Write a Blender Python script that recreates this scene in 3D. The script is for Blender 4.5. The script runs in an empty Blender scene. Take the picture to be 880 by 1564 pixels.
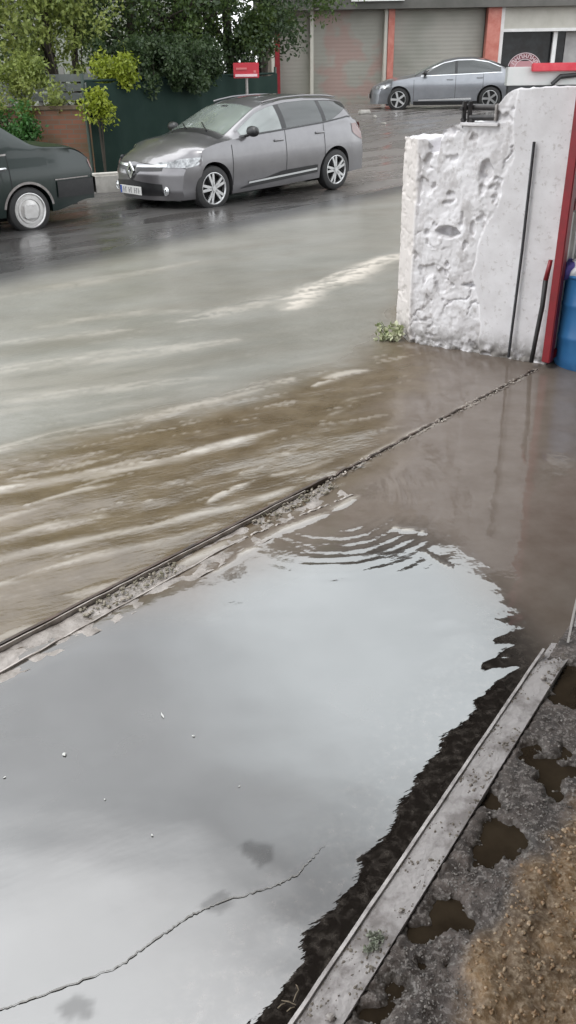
import bpy, bmesh, math, random
import numpy as np
from mathutils import Vector, Matrix

# ------------------------------------------------------------------ camera, world, sun, exposure
S = bpy.context.scene
COL = S.collection
F_PX, PITCH, CAM_H, ROLL = 1290.0, math.radians(28.0), 1.9, math.radians(0.97)
cam_d = bpy.data.cameras.new('camera'); cam = bpy.data.objects.new('camera', cam_d); COL.objects.link(cam)
cam_d.sensor_fit = 'VERTICAL'; cam_d.sensor_height = 24.0; cam_d.lens = 24.0 * F_PX / 1564.0
cam_d.clip_start = 0.05; cam_d.clip_end = 2000
cam.matrix_world = Matrix.Translation((0, 0, CAM_H)) @ Matrix.Rotation(math.pi / 2 - PITCH, 4, 'X') @ Matrix.Rotation(-ROLL, 4, 'Z')
S.camera = cam

SUN_EL, SUN_AZ = math.radians(52), math.radians(-118)   # azimuth clockwise from +Y
world = bpy.data.worlds.new('World'); S.world = world; world.use_nodes = True
wn = world.node_tree; wn.nodes.clear()
def WN(t, **k):
    n = wn.nodes.new(t)
    for a, b in k.items(): setattr(n, a, b)
    return n
w_out = WN('ShaderNodeOutputWorld'); w_bg = WN('ShaderNodeBackground'); w_bg.inputs['Strength'].default_value = 0.1
w_sky = WN('ShaderNodeTexSky'); w_sky.sky_type = 'NISHITA'; w_sky.sun_disc = False
w_sky.sun_elevation = SUN_EL; w_sky.sun_rotation = SUN_AZ
w_tc = WN('ShaderNodeTexCoord')
w_map = WN('ShaderNodeMapping'); w_map.inputs['Scale'].default_value = (1, 1, 1.6); w_map.inputs['Location'].default_value = (0.35, 0.1, 0.0)
w_no = WN('ShaderNodeTexNoise'); w_no.inputs['Scale'].default_value = 2.6; w_no.inputs['Detail'].default_value = 5; w_no.inputs['Roughness'].default_value = 0.5
w_cr = WN('ShaderNodeValToRGB')
w_cr.color_ramp.elements[0].position = 0.33; w_cr.color_ramp.elements[0].color = (7.4, 7.5, 7.6, 1)
w_cr.color_ramp.elements[1].position = 0.66; w_cr.color_ramp.elements[1].color = (12.6, 13.0, 13.3, 1)
w_mix = WN('ShaderNodeMix', data_type='RGBA'); w_mix.inputs[0].default_value = 0.9
wn.links.new(w_tc.outputs['Generated'], w_map.inputs['Vector']); wn.links.new(w_map.outputs[0], w_no.inputs['Vector'])
wn.links.new(w_no.outputs[0], w_cr.inputs[0])
# a brighter break in the cloud (high, front left)
w_dot = WN('ShaderNodeVectorMath', operation='DOT_PRODUCT')
bx_, by_, bz_ = -0.22, 0.40, 0.88
bl_ = math.sqrt(bx_**2 + by_**2 + bz_**2); w_dot.inputs[1].default_value = (bx_/bl_, by_/bl_, bz_/bl_)
w_mr = WN('ShaderNodeMapRange'); w_mr.interpolation_type = 'SMOOTHSTEP'
for i_, v_ in ((1, 0.943), (2, 0.984), (3, 0.0), (4, 1.0)): w_mr.inputs[i_].default_value = v_
w_add = WN('ShaderNodeMix', data_type='RGBA'); w_add.blend_type = 'ADD'; w_add.inputs[7].default_value = (12, 12, 12, 1)
wn.links.new(w_tc.outputs['Generated'], w_dot.inputs[0]); wn.links.new(w_dot.outputs['Value'], w_mr.inputs[0])
wn.links.new(w_mr.outputs[0], w_add.inputs[0]); wn.links.new(w_cr.outputs[0], w_add.inputs[6])
w_dot2 = WN('ShaderNodeVectorMath', operation='DOT_PRODUCT'); w_dot2.inputs[1].default_value = (0.20, 0.84, 0.50)
w_mr2 = WN('ShaderNodeMapRange'); w_mr2.interpolation_type = 'SMOOTHSTEP'
for i_, v_ in ((1, 0.91), (2, 0.985), (3, 0.0), (4, 1.0)): w_mr2.inputs[i_].default_value = v_
w_add2 = WN('ShaderNodeMix', data_type='RGBA'); w_add2.blend_type = 'ADD'; w_add2.inputs[7].default_value = (5.5, 6.2, 6.4, 1)
wn.links.new(w_tc.outputs['Generated'], w_dot2.inputs[0]); wn.links.new(w_dot2.outputs['Value'], w_mr2.inputs[0]); wn.links.new(w_mr2.outputs[0], w_add2.inputs[0]); wn.links.new(w_add.outputs[2], w_add2.inputs[6])
wn.links.new(w_sky.outputs[0], w_mix.inputs[6]); wn.links.new(w_add2.outputs[2], w_mix.inputs[7])
wn.links.new(w_mix.outputs[2], w_bg.inputs['Color']); wn.links.new(w_bg.outputs[0], w_out.inputs['Surface'])

sun_d = bpy.data.lights.new('sun', 'SUN'); sun_d.energy = 0.5; sun_d.angle = math.radians(18); sun_d.color = (1, 0.97, 0.92)
sun = bpy.data.objects.new('sun', sun_d); COL.objects.link(sun)
sdir = Vector((math.sin(SUN_AZ) * math.cos(SUN_EL), math.cos(SUN_AZ) * math.cos(SUN_EL), math.sin(SUN_EL)))
sun.rotation_euler = sdir.to_track_quat('Z', 'Y').to_euler()
S.view_settings.view_transform = 'Standard'; S.view_settings.look = 'None'; S.view_settings.exposure = 1.2
S.view_settings.gamma = 1; S.view_settings.use_curve_mapping = False
S.render.engine = 'CYCLES'; S.cycles.max_bounces = 6; S.cycles.use_denoising = True
S.cycles.transparent_max_bounces = 6; S.cycles.caustics_reflective = False; S.cycles.caustics_refractive = False

# ------------------------------------------------------------------ helpers
rnd = random.Random(7)
def ray(px, py):
    X, Y = px - 440.0, 782.0 - py
    c, s = math.cos(-ROLL), math.sin(-ROLL)
    X, Y = (X * c - Y * s) / F_PX, (X * s + Y * c) / F_PX
    return Vector((X, math.cos(PITCH) + Y * math.sin(PITCH), Y * math.cos(PITCH) - math.sin(PITCH)))
def G(px, py, z=0.0):                     # point on the level z seen at that place of the photo
    r = ray(px, py); t = (z - CAM_H) / r.z
    return Vector((0, 0, CAM_H)) + r * t
def AtY(px, py, y):                       # point on the vertical plane Y = y
    r = ray(px, py); return Vector((0, 0, CAM_H)) + r * (y / r.y)

_rs = np.random.RandomState(3); _T = _rs.rand(256, 256)
def vnoise(x, y, seed=0):
    x = np.asarray(x, float) + seed * 17.31; y = np.asarray(y, float) + seed * 9.77
    xi = np.floor(x).astype(int); yi = np.floor(y).astype(int)
    u = x - xi; v = y - yi; u = u*u*(3-2*u); v = v*v*(3-2*v)
    a = _T[xi & 255, yi & 255]; b = _T[(xi+1) & 255, yi & 255]; c = _T[xi & 255, (yi+1) & 255]; d = _T[(xi+1) & 255, (yi+1) & 255]
    return (a*(1-u)+b*u)*(1-v) + (c*(1-u)+d*u)*v
def fbm(x, y, seed=0, octv=4, gain=0.5):
    s = 0; a = 1; n = 0
    for i in range(octv):
        s = s + a * vnoise(np.asarray(x) * 2**i, np.asarray(y) * 2**i, seed + i*3); n += a; a *= gain
    return s / n
def sstep(a, b, x):
    t = np.clip((np.asarray(x, float) - a) / (b - a), 0, 1); return t*t*(3-2*t)
def seg_dist(X, Y, pts):
    """distance to a polyline and the fraction along it"""
    best = np.full(X.shape, 1e9); frac = np.zeros(X.shape); n = len(pts) - 1
    for i in range(n):
        ax, ay = pts[i][0], pts[i][1]; bx, by = pts[i+1][0], pts[i+1][1]
        dx, dy = bx-ax, by-ay; L = dx*dx + dy*dy + 1e-12
        t = np.clip(((X-ax)*dx + (Y-ay)*dy) / L, 0, 1)
        d = np.hypot(X-ax-t*dx, Y-ay-t*dy); m = d < best
        best = np.where(m, d, best); frac = np.where(m, (i+t)/n, frac)
    return best, frac
def side(X, Y, A, B):
    """signed distance from line AB, positive to its right"""
    dx, dy = B[0]-A[0], B[1]-A[1]; L = math.hypot(dx, dy)
    return ((X-A[0])*dy - (Y-A[1])*dx) / L

def mk_mat(name, color=(.5,.5,.5), rough=.6, metal=0.0, spec=.5, coat=0.0, coat_rough=.05, var=None, vscale=8.0, vdetail=5.0,
           bump=0.0, bscale=30.0, ior=1.5, rvar=0.0, trans=0.0, stretch=None, rampsharp=None):
    m = bpy.data.materials.new(name); m.use_nodes = True; nt = m.node_tree; p = nt.nodes['Principled BSDF']
    p.inputs['Base Color'].default_value = (*color, 1); p.inputs['Roughness'].default_value = rough; p.inputs['Metallic'].default_value = metal
    p.inputs['Specular IOR Level'].default_value = spec; p.inputs['Coat Weight'].default_value = coat; p.inputs['Coat Roughness'].default_value = coat_rough
    p.inputs['IOR'].default_value = ior
    if trans: p.inputs['Transmission Weight'].default_value = trans
    tc = nt.nodes.new('ShaderNodeTexCoord'); src = tc.outputs['Object']
    if stretch:
        mp = nt.nodes.new('ShaderNodeMapping'); mp.inputs['Scale'].default_value = stretch; nt.links.new(src, mp.inputs[0]); src = mp.outputs[0]
    if var is not None:
        n = nt.nodes.new('ShaderNodeTexNoise'); n.inputs['Scale'].default_value = vscale; n.inputs['Detail'].default_value = vdetail; n.inputs['Roughness'].default_value = .6
        nt.links.new(src, n.inputs['Vector'])
        r = nt.nodes.new('ShaderNodeValToRGB'); a, b = rampsharp or (.35, .65)
        r.color_ramp.elements[0].position = a; r.color_ramp.elements[1].position = b
        r.color_ramp.elements[0].color = (*color, 1); r.color_ramp.elements[1].color = (*var, 1)
        nt.links.new(n.outputs[0], r.inputs[0]); nt.links.new(r.outputs[0], p.inputs['Base Color'])
        if rvar:
            mr = nt.nodes.new('ShaderNodeMapRange'); mr.inputs[3].default_value = rough; mr.inputs[4].default_value = rough + rvar
            mr.inputs[1].default_value = .35; mr.inputs[2].default_value = .65
            nt.links.new(n.outputs[0], mr.inputs[0]); nt.links.new(mr.outputs[0], p.inputs['Roughness'])
    if bump:
        n2 = nt.nodes.new('ShaderNodeTexNoise'); n2.inputs['Scale'].default_value = bscale; n2.inputs['Detail'].default_value = 4
        nt.links.new(src, n2.inputs['Vector'])
        b = nt.nodes.new('ShaderNodeBump'); b.inputs['Strength'].default_value = bump; b.inputs['Distance'].default_value = .02
        nt.links.new(n2.outputs[0], b.inputs['Height']); nt.links.new(b.outputs[0], p.inputs['Normal'])
    return m

class MB:
    """collects shapes, then links them as one mesh object"""
    def __init__(s): s.v = []; s.f = []
    def add(s, vs, fs):
        o = len(s.v); s.v += [tuple(v) for v in vs]; s.f += [tuple(i+o for i in f) for f in fs]; return s
    def box(s, c, d, rz=0, bev=0.0, M=None):
        bm = bmesh.new(); bmesh.ops.create_cube(bm, size=1)
        bmesh.ops.scale(bm, vec=d, verts=bm.verts)
        if bev: bmesh.ops.bevel(bm, geom=list(bm.edges), offset=bev, segments=2, affect='EDGES')
        T = M if M is not None else Matrix.Translation(c) @ Matrix.Rotation(rz, 4, 'Z')
        bm.transform(T); bm.verts.index_update()
        s.add([v.co[:] for v in bm.verts], [[v.index for v in f.verts] for f in bm.faces]); bm.free(); return s
    def tube(s, pts, r, n=8, cap=True):
        pts = [Vector(p) for p in pts]; rs = r if isinstance(r, (list, tuple)) else [r]*len(pts)
        o = len(s.v); up0 = None
        for i, p in enumerate(pts):
            d = (pts[min(i+1, len(pts)-1)] - pts[max(i-1, 0)]).normalized()
            a = Vector((0,0,1)) if abs(d.z) < .9 else Vector((1,0,0))
            u = d.cross(a).normalized() if up0 is None else (up0 - d*up0.dot(d)).normalized()
            up0 = u; w = d.cross(u)
            for k in range(n):
                t = 2*math.pi*k/n; s.v.append(tuple(p + (u*math.cos(t) + w*math.sin(t))*rs[i]))
        for i in range(len(pts)-1):
            for k in range(n):
                s.f.append((o+i*n+k, o+i*n+(k+1)%n, o+(i+1)*n+(k+1)%n, o+(i+1)*n+k))
        if cap:
            s.f.append(tuple(o+k for k in range(n))[::-1]); s.f.append(tuple(o+(len(pts)-1)*n+k for k in range(n)))
        return s
    def lathe(s, prof, n=32, M=None):
        """profile of (radius, height along local y)"""
        o = len(s.v); M = M or Matrix()
        for (r, h) in prof:
            for k in range(n):
                t = 2*math.pi*k/n; s.v.append(tuple(M @ Vector((r*math.cos(t), h, r*math.sin(t)))))
        for i in range(len(prof)-1):
            for k in range(n):
                s.f.append((o+i*n+k, o+i*n+(k+1)%n, o+(i+1)*n+(k+1)%n, o+(i+1)*n+k))
        return s
    def prism(s, poly, y0, y1, M=None):
        """polygon in local xz between two local y values"""
        M = M or Matrix(); n = len(poly); vs = [M @ Vector((a, y0, b)) for a, b in poly] + [M @ Vector((a, y1, b)) for a, b in poly]
        fs = [list(range(n)), list(range(2*n-1, n-1, -1))] + [[i, (i+1)%n + 0, (i+1)%n + n, i+n][::-1] for i in range(n)]
        return s.add(vs, fs)
    def grid(s, P):
        """P array (a,b,3)"""
        a, b, _ = P.shape; o = len(s.v)
        s.v += [tuple(q) for q in P.reshape(-1, 3)]
        for i in range(a-1):
            for j in range(b-1):
                s.f.append((o+i*b+j, o+(i+1)*b+j, o+(i+1)*b+j+1, o+i*b+j+1))
        return s
    def build(s, name, mat, parent=None, smooth=False, fixn=True, angle=None):
        me = bpy.data.meshes.new(name); me.from_pydata(s.v, [], s.f)
        if fixn:
            bm = bmesh.new(); bm.from_mesh(me); bmesh.ops.recalc_face_normals(bm, faces=bm.faces); bm.to_mesh(me); bm.free()
        if smooth: me.polygons.foreach_set('use_smooth', [True]*len(me.polygons))
        if smooth and angle: me.set_sharp_from_angle(angle=math.radians(angle))
        for m in (mat if isinstance(mat, (list, tuple)) else [mat]): me.materials.append(m)
        o = bpy.data.objects.new(name, me); COL.objects.link(o)
        if parent is not None: o.parent = parent
        return o
def tag(o, label=None, cat=None, group=None, kind=None):
    if label: o['label'] = label
    if cat: o['category'] = cat
    if group: o['group'] = group
    if kind: o['kind'] = kind
    return o
def thing(name, label, cat, loc=(0,0,0), rz=0, group=None):
    o = bpy.data.objects.new(name, None); COL.objects.link(o); o.location = loc; o.rotation_euler = (0, 0, rz); o.empty_display_size = .2
    return tag(o, label, cat, group)
def fast_grid(name, X, Y, Z, mat, attrs=None, keep=None, smooth=True):
    """big regular sheet from numpy arrays"""
    a, b = X.shape; co = np.stack([X, Y, Z], -1).reshape(-1, 3).astype(np.float32)
    I = np.arange(a*b).reshape(a, b)
    q = np.stack([I[:-1,:-1], I[:-1,1:], I[1:,1:], I[1:,:-1]], -1).reshape(-1, 4)
    if keep is not None:
        k = keep.ravel(); q = q[k[q].any(1)]
        used = np.zeros(a*b, bool); used[q.ravel()] = True; mp = np.cumsum(used)-1; co = co[used]; q = mp[q]
    me = bpy.data.meshes.new(name); me.vertices.add(len(co)); me.vertices.foreach_set('co', co.ravel())
    me.loops.add(len(q)*4); me.loops.foreach_set('vertex_index', q.ravel().astype(np.int32))
    me.polygons.add(len(q)); me.polygons.foreach_set('loop_start', np.arange(0, len(q)*4, 4, dtype=np.int32))
    me.polygons.foreach_set('loop_total', np.full(len(q), 4, np.int32))
    me.polygons.foreach_set('use_smooth', np.full(len(q), smooth))
    me.update(calc_edges=True); me.validate()
    for k_, arr in (attrs or {}).items():
        v = arr.ravel().astype(np.float32)
        if keep is not None: v = v[used]
        at = me.attributes.new(k_, 'FLOAT', 'POINT'); at.data.foreach_set('value', v)
    me.materials.append(mat); o = bpy.data.objects.new(name, me); COL.objects.link(o); return o
def nodes_for(name):
    m = bpy.data.materials.new(name); m.use_nodes = True; return m, m.node_tree, m.node_tree.nodes['Principled BSDF']
def attr(nt, name):
    n = nt.nodes.new('ShaderNodeAttribute'); n.attribute_name = name; return n.outputs['Fac']
def mixc(nt, fac, a, b):
    n = nt.nodes.new('ShaderNodeMix'); n.data_type = 'RGBA'
    for sock, v in ((n.inputs[0], fac), (n.inputs[6], a), (n.inputs[7], b)):
        if hasattr(v, 'links'): nt.links.new(v, sock)
        elif isinstance(v, tuple): sock.default_value = (*v, 1)
        else: sock.default_value = v
    return n.outputs[2]
def mixf(nt, fac, a, b):
    n = nt.nodes.new('ShaderNodeMix'); n.data_type = 'FLOAT'
    for sock, v in ((n.inputs[0], fac), (n.inputs[2], a), (n.inputs[3], b)):
        if hasattr(v, 'links'): nt.links.new(v, sock)
        else: sock.default_value = v
    return n.outputs[0]
def noise(nt, scale, detail=4, vec=None, stretch=None, rot=0, rough=.5):
    n = nt.nodes.new('ShaderNodeTexNoise'); n.inputs['Scale'].default_value = scale; n.inputs['Detail'].default_value = detail; n.inputs['Roughness'].default_value = rough
    if vec is None: vec = nt.nodes.new('ShaderNodeTexCoord').outputs['Object']
    if stretch:
        mp = nt.nodes.new('ShaderNodeMapping'); mp.inputs['Scale'].default_value = stretch
        r2 = nt.nodes.new('ShaderNodeMapping'); r2.inputs['Rotation'].default_value = (0, 0, rot)
        nt.links.new(vec, r2.inputs[0]); nt.links.new(r2.outputs[0], mp.inputs[0]); vec = mp.outputs[0]
    nt.links.new(vec, n.inputs['Vector']); return n.outputs[0]
def ramp(nt, src, *stops):
    r = nt.nodes.new('ShaderNodeValToRGB'); e = r.color_ramp.elements
    while len(e) < len(stops): e.new(.5)
    for i, (p, c) in enumerate(stops):
        e[i].position = p; e[i].color = (*c, 1) if isinstance(c, tuple) else (c, c, c, 1)
    nt.links.new(src, r.inputs[0]); return r.outputs[0]
def bump(nt, h, strength=.3, dist=.02, normal=None):
    b = nt.nodes.new('ShaderNodeBump'); b.inputs['Distance'].default_value = dist
    if hasattr(strength, 'links'): nt.links.new(strength, b.inputs['Strength'])
    else: b.inputs['Strength'].default_value = strength
    nt.links.new(h, b.inputs['Height'])
    if normal is not None: nt.links.new(normal, b.inputs['Normal'])
    return b.outputs[0]

# ------------------------------------------------------------------ terrain
SH_A, SH_B = (-2.9, 8.77), (1.84, 14.97)            # shoreline of the flood on the far side of the street
KERB_DIR = Vector((0.73, 0.684)).normalized(); KERB_P = Vector((-3.05, 14.78)); KERB_N = Vector((-KERB_DIR.y, KERB_DIR.x))
CH_A, CH_B = G(492, 1564), G(862, 985)              # steel edging strip, centre line
TR_A, TR_B = G(0, 990), G(820, 565)                 # gate track
def rise(x, y): return 0.55 * sstep(16.5, 28, np.asarray(y, float))
def terrain(x, y):
    x = np.asarray(x, float); y = np.asarray(y, float)
    d = -side(x, y, SH_A, SH_B)
    z = np.clip(d * .035, -.07, .05) + rise(x, y)
    return z + .006 * (fbm(x*1.3, y*1.3, 5) - .5)
def spaced(segs):
    out = [segs[0][0]]
    for a, b, s in segs:
        n = max(1, int(round((b-a)/s))); out += list(a + (b-a)*np.arange(1, n+1)/n)
    return np.array(out)
gx = spaced([(-300,-60,40), (-60,-10,5), (-10,10,.12), (10,60,5), (60,300,40)]); gy = spaced([(-60,-5,11), (-5,0,1), (0,8,.3), (8,18,.1), (18,34,.4), (34,80,5), (80,500,60)])
X, Y = np.meshgrid(gx, gy); Z = terrain(X, Y)
m, nt, p = nodes_for('wet_asphalt')
n1 = noise(nt, .55, 5); n2 = noise(nt, 60, 3); n3 = noise(nt, 1.6, 6, stretch=(.35, 1.6, 1), rot=math.radians(-43))
c = mixc(nt, ramp(nt, n1, (.35, 0.), (.68, 1.)), (.030,.029,.029), (.066,.062,.059))
c = mixc(nt, attr(nt, 'dry'), c, mixc(nt, n3, (.125,.112,.104), (.19,.175,.165))); c = mixc(nt, ramp(nt, n2, (.5, 0.), (.75, .5)), c, (.11,.105,.1))
nt.links.new(c, p.inputs['Base Color'])
nt.links.new(ramp(nt, n3, (.38, .08), (.6, .42)), p.inputs['Roughness'])
nt.links.new(bump(nt, n2, .25, .004), p.inputs['Normal']); p.inputs['Specular IOR Level'].default_value = .8
dry = sstep(-.3, .5, (Y-15.5)*.35 + (X-1.2)*.55 + 1.6*(fbm(X*.5, Y*.5, 15)-.5))
tag(fast_grid('road', X, Y, Z, m, dict(dry=dry)), kind='structure')

# ------------------------------------------------------------------ flood water: one sheet, turbidity, foam and ripples vary from place to place
def W(*pp): return [tuple(G(*q)[:2]) for q in pp]
wx = spaced([(-9,-3.2,.05), (-3.2,3.2,.014), (3.2,9,.06)])
ys = [0.35]
while ys[-1] < 18: ys.append(ys[-1] + max(.008, .0058*ys[-1]))
wy = np.array(ys); X, Y = np.meshgrid(wx, wy)
flow = (Vector(G(0,700)[:2]) - Vector(G(500,603)[:2])).normalized(); fn = Vector((-flow.y, flow.x))
sc = X*flow.x + Y*flow.y; tc_ = X*fn.x + Y*fn.y          # along and across the current
trk = side(X, Y, TR_A, TR_B)                              # >0 on the puddle side of the track
wob = .12*(fbm(X*3, Y*3, 11)-.5)
# grey silty water above, brown below this line
bl = W((-500,810), (0,690), (100,665), (200,640), (330,610), (430,580), (520,555), (600,500), (640,380))
dline, _ = seg_dist(X, Y, bl)
def signed(pl):
    d, _ = seg_dist(X, Y, pl); best = np.full(X.shape, 1e9); sg = np.ones(X.shape)
    for i in range(len(pl)-1):
        q, _ = seg_dist(X, Y, pl[i:i+2]); m_ = q < best; best = np.where(m_, q, best); sg = np.where(m_, np.sign(side(X, Y, pl[i], pl[i+1])), sg)
    return d*sg
sl = signed(bl)
milky = sstep(.35, -.25, sl + 2*wob)                     # left of the line = farther from camera
milky = np.where(Y > 8, 1, milky)
eastx = side(X, Y, G(470,745)[:2], G(600,545)[:2]) + .5*(fbm(X*2.5, Y*2.5, 19)-.5)
puddle = np.maximum(sstep(-.05, .25, trk), sstep(-.05, .5, eastx)*sstep(7.6, 6.4, Y))
pud_only = sstep(-.05, .25, trk)
# silty brown water close to the wall foot, fading into the clear puddle toward the camera
brn = W((-60,905), (150,925), (300,905), (430,845), (560,812), (650,800), (720,850), (830,1000), (900,1100))
sb = signed(brn)
clear = sstep(-.12, .28, sb + 1.2*wob) * pud_only
foam_glint = np.zeros(X.shape)
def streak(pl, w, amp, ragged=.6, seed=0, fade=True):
    global foam_glint
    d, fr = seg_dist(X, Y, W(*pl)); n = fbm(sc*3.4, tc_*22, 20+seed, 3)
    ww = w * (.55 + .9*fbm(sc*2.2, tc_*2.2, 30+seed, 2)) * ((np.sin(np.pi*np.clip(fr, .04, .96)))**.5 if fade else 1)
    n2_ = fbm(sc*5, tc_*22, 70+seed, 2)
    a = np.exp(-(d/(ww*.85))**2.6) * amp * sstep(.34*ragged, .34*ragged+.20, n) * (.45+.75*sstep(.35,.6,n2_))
    foam_glint = np.maximum(foam_glint, a)
streak([(-80,765),(0,748),(150,722),(270,700),(345,680),(418,659)], .05, .75, .5, 1)
streak([(-60,700),(0,688),(110,662),(210,640),(330,612),(430,585),(520,560)], .10, .45, 1.1, 2)
streak([(40,775),(120,752),(175,740)], .03, .5, .6, 3)
streak([(318,768),(345,750),(388,732)], .03, .8, .5, 4)
streak([(365,722),(400,712)], .02, .7, .5, 5)
streak([(-40,836),(60,806),(160,786),(230,765)], .035, .45, .9, 6)
streak([(-60,872),(60,842),(200,812),(330,778),(400,760),(470,735)], .040, .5, .8, 7)
streak([(-40,905),(50,880),(150,850),(250,828),(330,800)], .032, .5, .9, 8)
streak([(-20,800),(80,770)], .03, .4, .8, 9)
streak([(410,725),(470,715),(510,700)], .025, .55, .6, 10)
streak([(430,695),(500,690)], .02, .45, .8, 11)
streak([(440,470),(485,440),(530,428),(560,408),(590,396),(640,388)], .17, .85, .45, 12, False)
streak([(470,440),(520,418),(560,402)], .05, .6, .9, 33)
streak([(280,492),(380,468),(450,447),(500,432)], .18, .35, .8, 13)
streak([(60,500),(180,480),(300,476)], .12, .22, .9, 14)
streak([(480,590),(520,572),(560,566)], .06, .6, .9, 15)
streak([(500,640),(540,610),(580,600)], .05, .35, .9, 16)
streak([(505,735),(560,700),(640,660),(720,618),(800,578)], .03, .5, 1.0, 17)
streak([(600,808),(650,815)], .012, .8, .4, 18); streak([(640,840),(690,872)], .01, .5, .6, 19)
streak([(330,875),(420,815),(520,775),(560,748)], .03, .55, .8, 21)
streak([(230,882),(330,838),(400,800)], .03, .5, 1.1, 22)
streak([(-60,575),(100,552),(250,535),(360,520)], .16, .34, .5, 41); streak([(-60,625),(90,604),(230,588),(330,578)], .12, .32, .6, 42); streak([(-40,530),(90,515),(200,505)], .10, .28, .7, 43); streak([(120,660),(260,630),(400,596)], .06, .3, .8, 44); streak([(0,455),(150,430),(300,400)], .15, .2, .8, 45)
dark = np.zeros(X.shape)
rough_zone = (1-puddle)*sstep(9, 6, Y)
# small broken glints along the current, painted pale into the foam colour
g_ = fbm(sc*3.0, tc_*20, 41, 3); foam_glint = np.maximum(foam_glint, .36*sstep(.71, .80, g_)*rough_zone*(.35+.65*(1-milky)))
g2 = fbm(sc*1.2, tc_*6, 47, 3); foam_glint = np.maximum(foam_glint, .16*sstep(.52, .68, g2)*sstep(7.5, 4.8, Y)*(1-puddle)*milky)
g3 = fbm(sc*.8, tc_*3.2, 53, 4)
silt = np.clip(milky*(.72+.28*g3*1.4), 0, 1); Zw_pre = np.full(X.shape, .006)
# dark bottom along the steel strip, the canopy's dark reflection painted in with it
chd = side(X, Y, CH_A, CH_B)
deep = sstep(-.46, -.20, chd + wob*.9) * clear
thin = sstep(.030, .002, Zw_pre - terrain(X, Y)) * sstep(6.5, 8.5, Y)
stain = np.zeros(X.shape)
for cx, cy, rx, ry in ((395,1306,.035,.03), (338,1378,.03,.025), (100,1545,.06,.035), (75,1125,.05,.03)):
    q = G(cx, cy); nn = fbm(X*18, Y*18, int(cx), 3)
    stain = np.maximum(stain, sstep(1.25, .55, np.hypot((X-q.x)/rx, (Y-q.y)/ry) + (nn-.5)*2.6) * (.45 if cx != 75 else .0))
# geometry of the ripples
ripA = (1-puddle)*sstep(14, 8, Y)*(1-.55*milky)
h = .0075*ripA*(fbm(sc*1.2, tc_*5, 61, 2)-.5)*2.4 + .016*ripA*(fbm(sc*1.1, tc_*3.2, 67, 3)-.5)*2 + .006*foam_glint
edge_r, _ = seg_dist(X, Y, W((300,905), (380,860), (450,830), (560,790), (640,800)))
ring = np.exp(-(edge_r/.16)**2) * puddle
rq = G(500, 752); rd_ = np.hypot(X-rq.x, (Y-rq.y)*.8); h = h + .00060*np.exp(-((rd_-.42)/.22)**2)*puddle*np.sin(118*rd_ + 7*fbm(X*3.5, Y*3.5, 3))*sstep(.25,.65,fbm(X*7, Y*12, 151, 2))
h = h + .0009*puddle*(1-clear)*(fbm(X*5, Y*9, 71, 3)-.5)
h = h + .0019*(fbm(X*4.5, Y*6.5, 75, 2)-.5)*clear
rw = G(745, 965); h = h + .0030*np.exp(-(np.hypot(X-rw.x, Y-rw.y)/.34)**2)*(fbm(X*7+Y*3, Y*17-X*6, 77, 2)-.5)
d_stone = 1
lvl = .006
Zw = lvl + h
keep = (Zw > terrain(X, Y) - .012) 
calm = puddle
m, nt, p = nodes_for('flood_water'); nt.nodes.remove(p)
a_milky, a_foam_glint, a_clear, a_deep, a_stain, a_pud = (attr(nt, k) for k in ('silt', 'foam_glint', 'clear', 'deep', 'stain', 'puddle'))
big = noise(nt, 1.3, 5); med = noise(nt, 5, 6, rough=.6)
brown = mixc(nt, ramp(nt, med, (.35,0.),(.65,1.)), (.090,.062,.032), (.135,.100,.060))
grey = mixc(nt, ramp(nt, big, (.35,0.),(.65,1.)), (.165,.16,.138), (.215,.208,.185))
silty = mixc(nt, ramp(nt, med, (.3,0.),(.7,1.)), (.140,.112,.092), (.185,.155,.133))
c = mixc(nt, a_pud, brown, silty); c = mixc(nt, a_milky, c, grey)
clearc = mixc(nt, ramp(nt, big, (.4,0.),(.6,1.)), (.035,.033,.031), (.060,.057,.054))
c = mixc(nt, a_clear, c, clearc); c = mixc(nt, a_deep, c, mixc(nt, ramp(nt, noise(nt, 34, 5, rough=.7), (.48,0.),(.68,1.)), (.016,.013,.011), (.070,.060,.052))); c = mixc(nt, a_stain, c, (.02,.018,.017))
c = mixc(nt, attr(nt, 'thin'), c, (.040,.038,.037)); c = mixc(nt, a_foam_glint, c, (.47,.435,.385))
dif = nt.nodes.new('ShaderNodeBsdfDiffuse'); nt.links.new(c, dif.inputs['Color'])
glo = nt.nodes.new('ShaderNodeBsdfGlossy')
rg = mixf(nt, a_pud, .22, .04); rg = mixf(nt, a_milky, rg, .30); rg = mixf(nt, a_clear, rg, .008); nt.links.new(rg, glo.inputs['Roughness'])
fr = nt.nodes.new('ShaderNodeFresnel'); fr.inputs['IOR'].default_value = 1.9
s1 = noise(nt, 9, 3, stretch=(1,1,1)); s2 = noise(nt, 30, 3, stretch=(.45,1.6,1), rot=-math.atan2(flow.y, flow.x)); s3 = noise(nt, 2.5, 2)
st1 = mixf(nt, a_clear, mixf(nt, a_pud, mixf(nt, a_milky, .20, .15), .07), .015); b1 = bump(nt, s1, st1, .02); st2 = mixf(nt, a_pud, .16, .007); b2 = bump(nt, s2, st2, .012, b1)
for n_ in (glo, fr): nt.links.new(b2, n_.inputs['Normal'])
mrf = nt.nodes.new('ShaderNodeMath'); mrf.operation = 'MULTIPLY_ADD'; nt.links.new(fr.outputs[0], mrf.inputs[0])
nt.links.new(mixf(nt, a_clear, .75, .8), mrf.inputs[1]); nt.links.new(mixf(nt, a_clear, .01, .075), mrf.inputs[2])
foamf = mixf(nt, a_foam_glint, mrf.outputs[0], .06); stf = mixf(nt, a_stain, foamf, .03)
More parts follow.
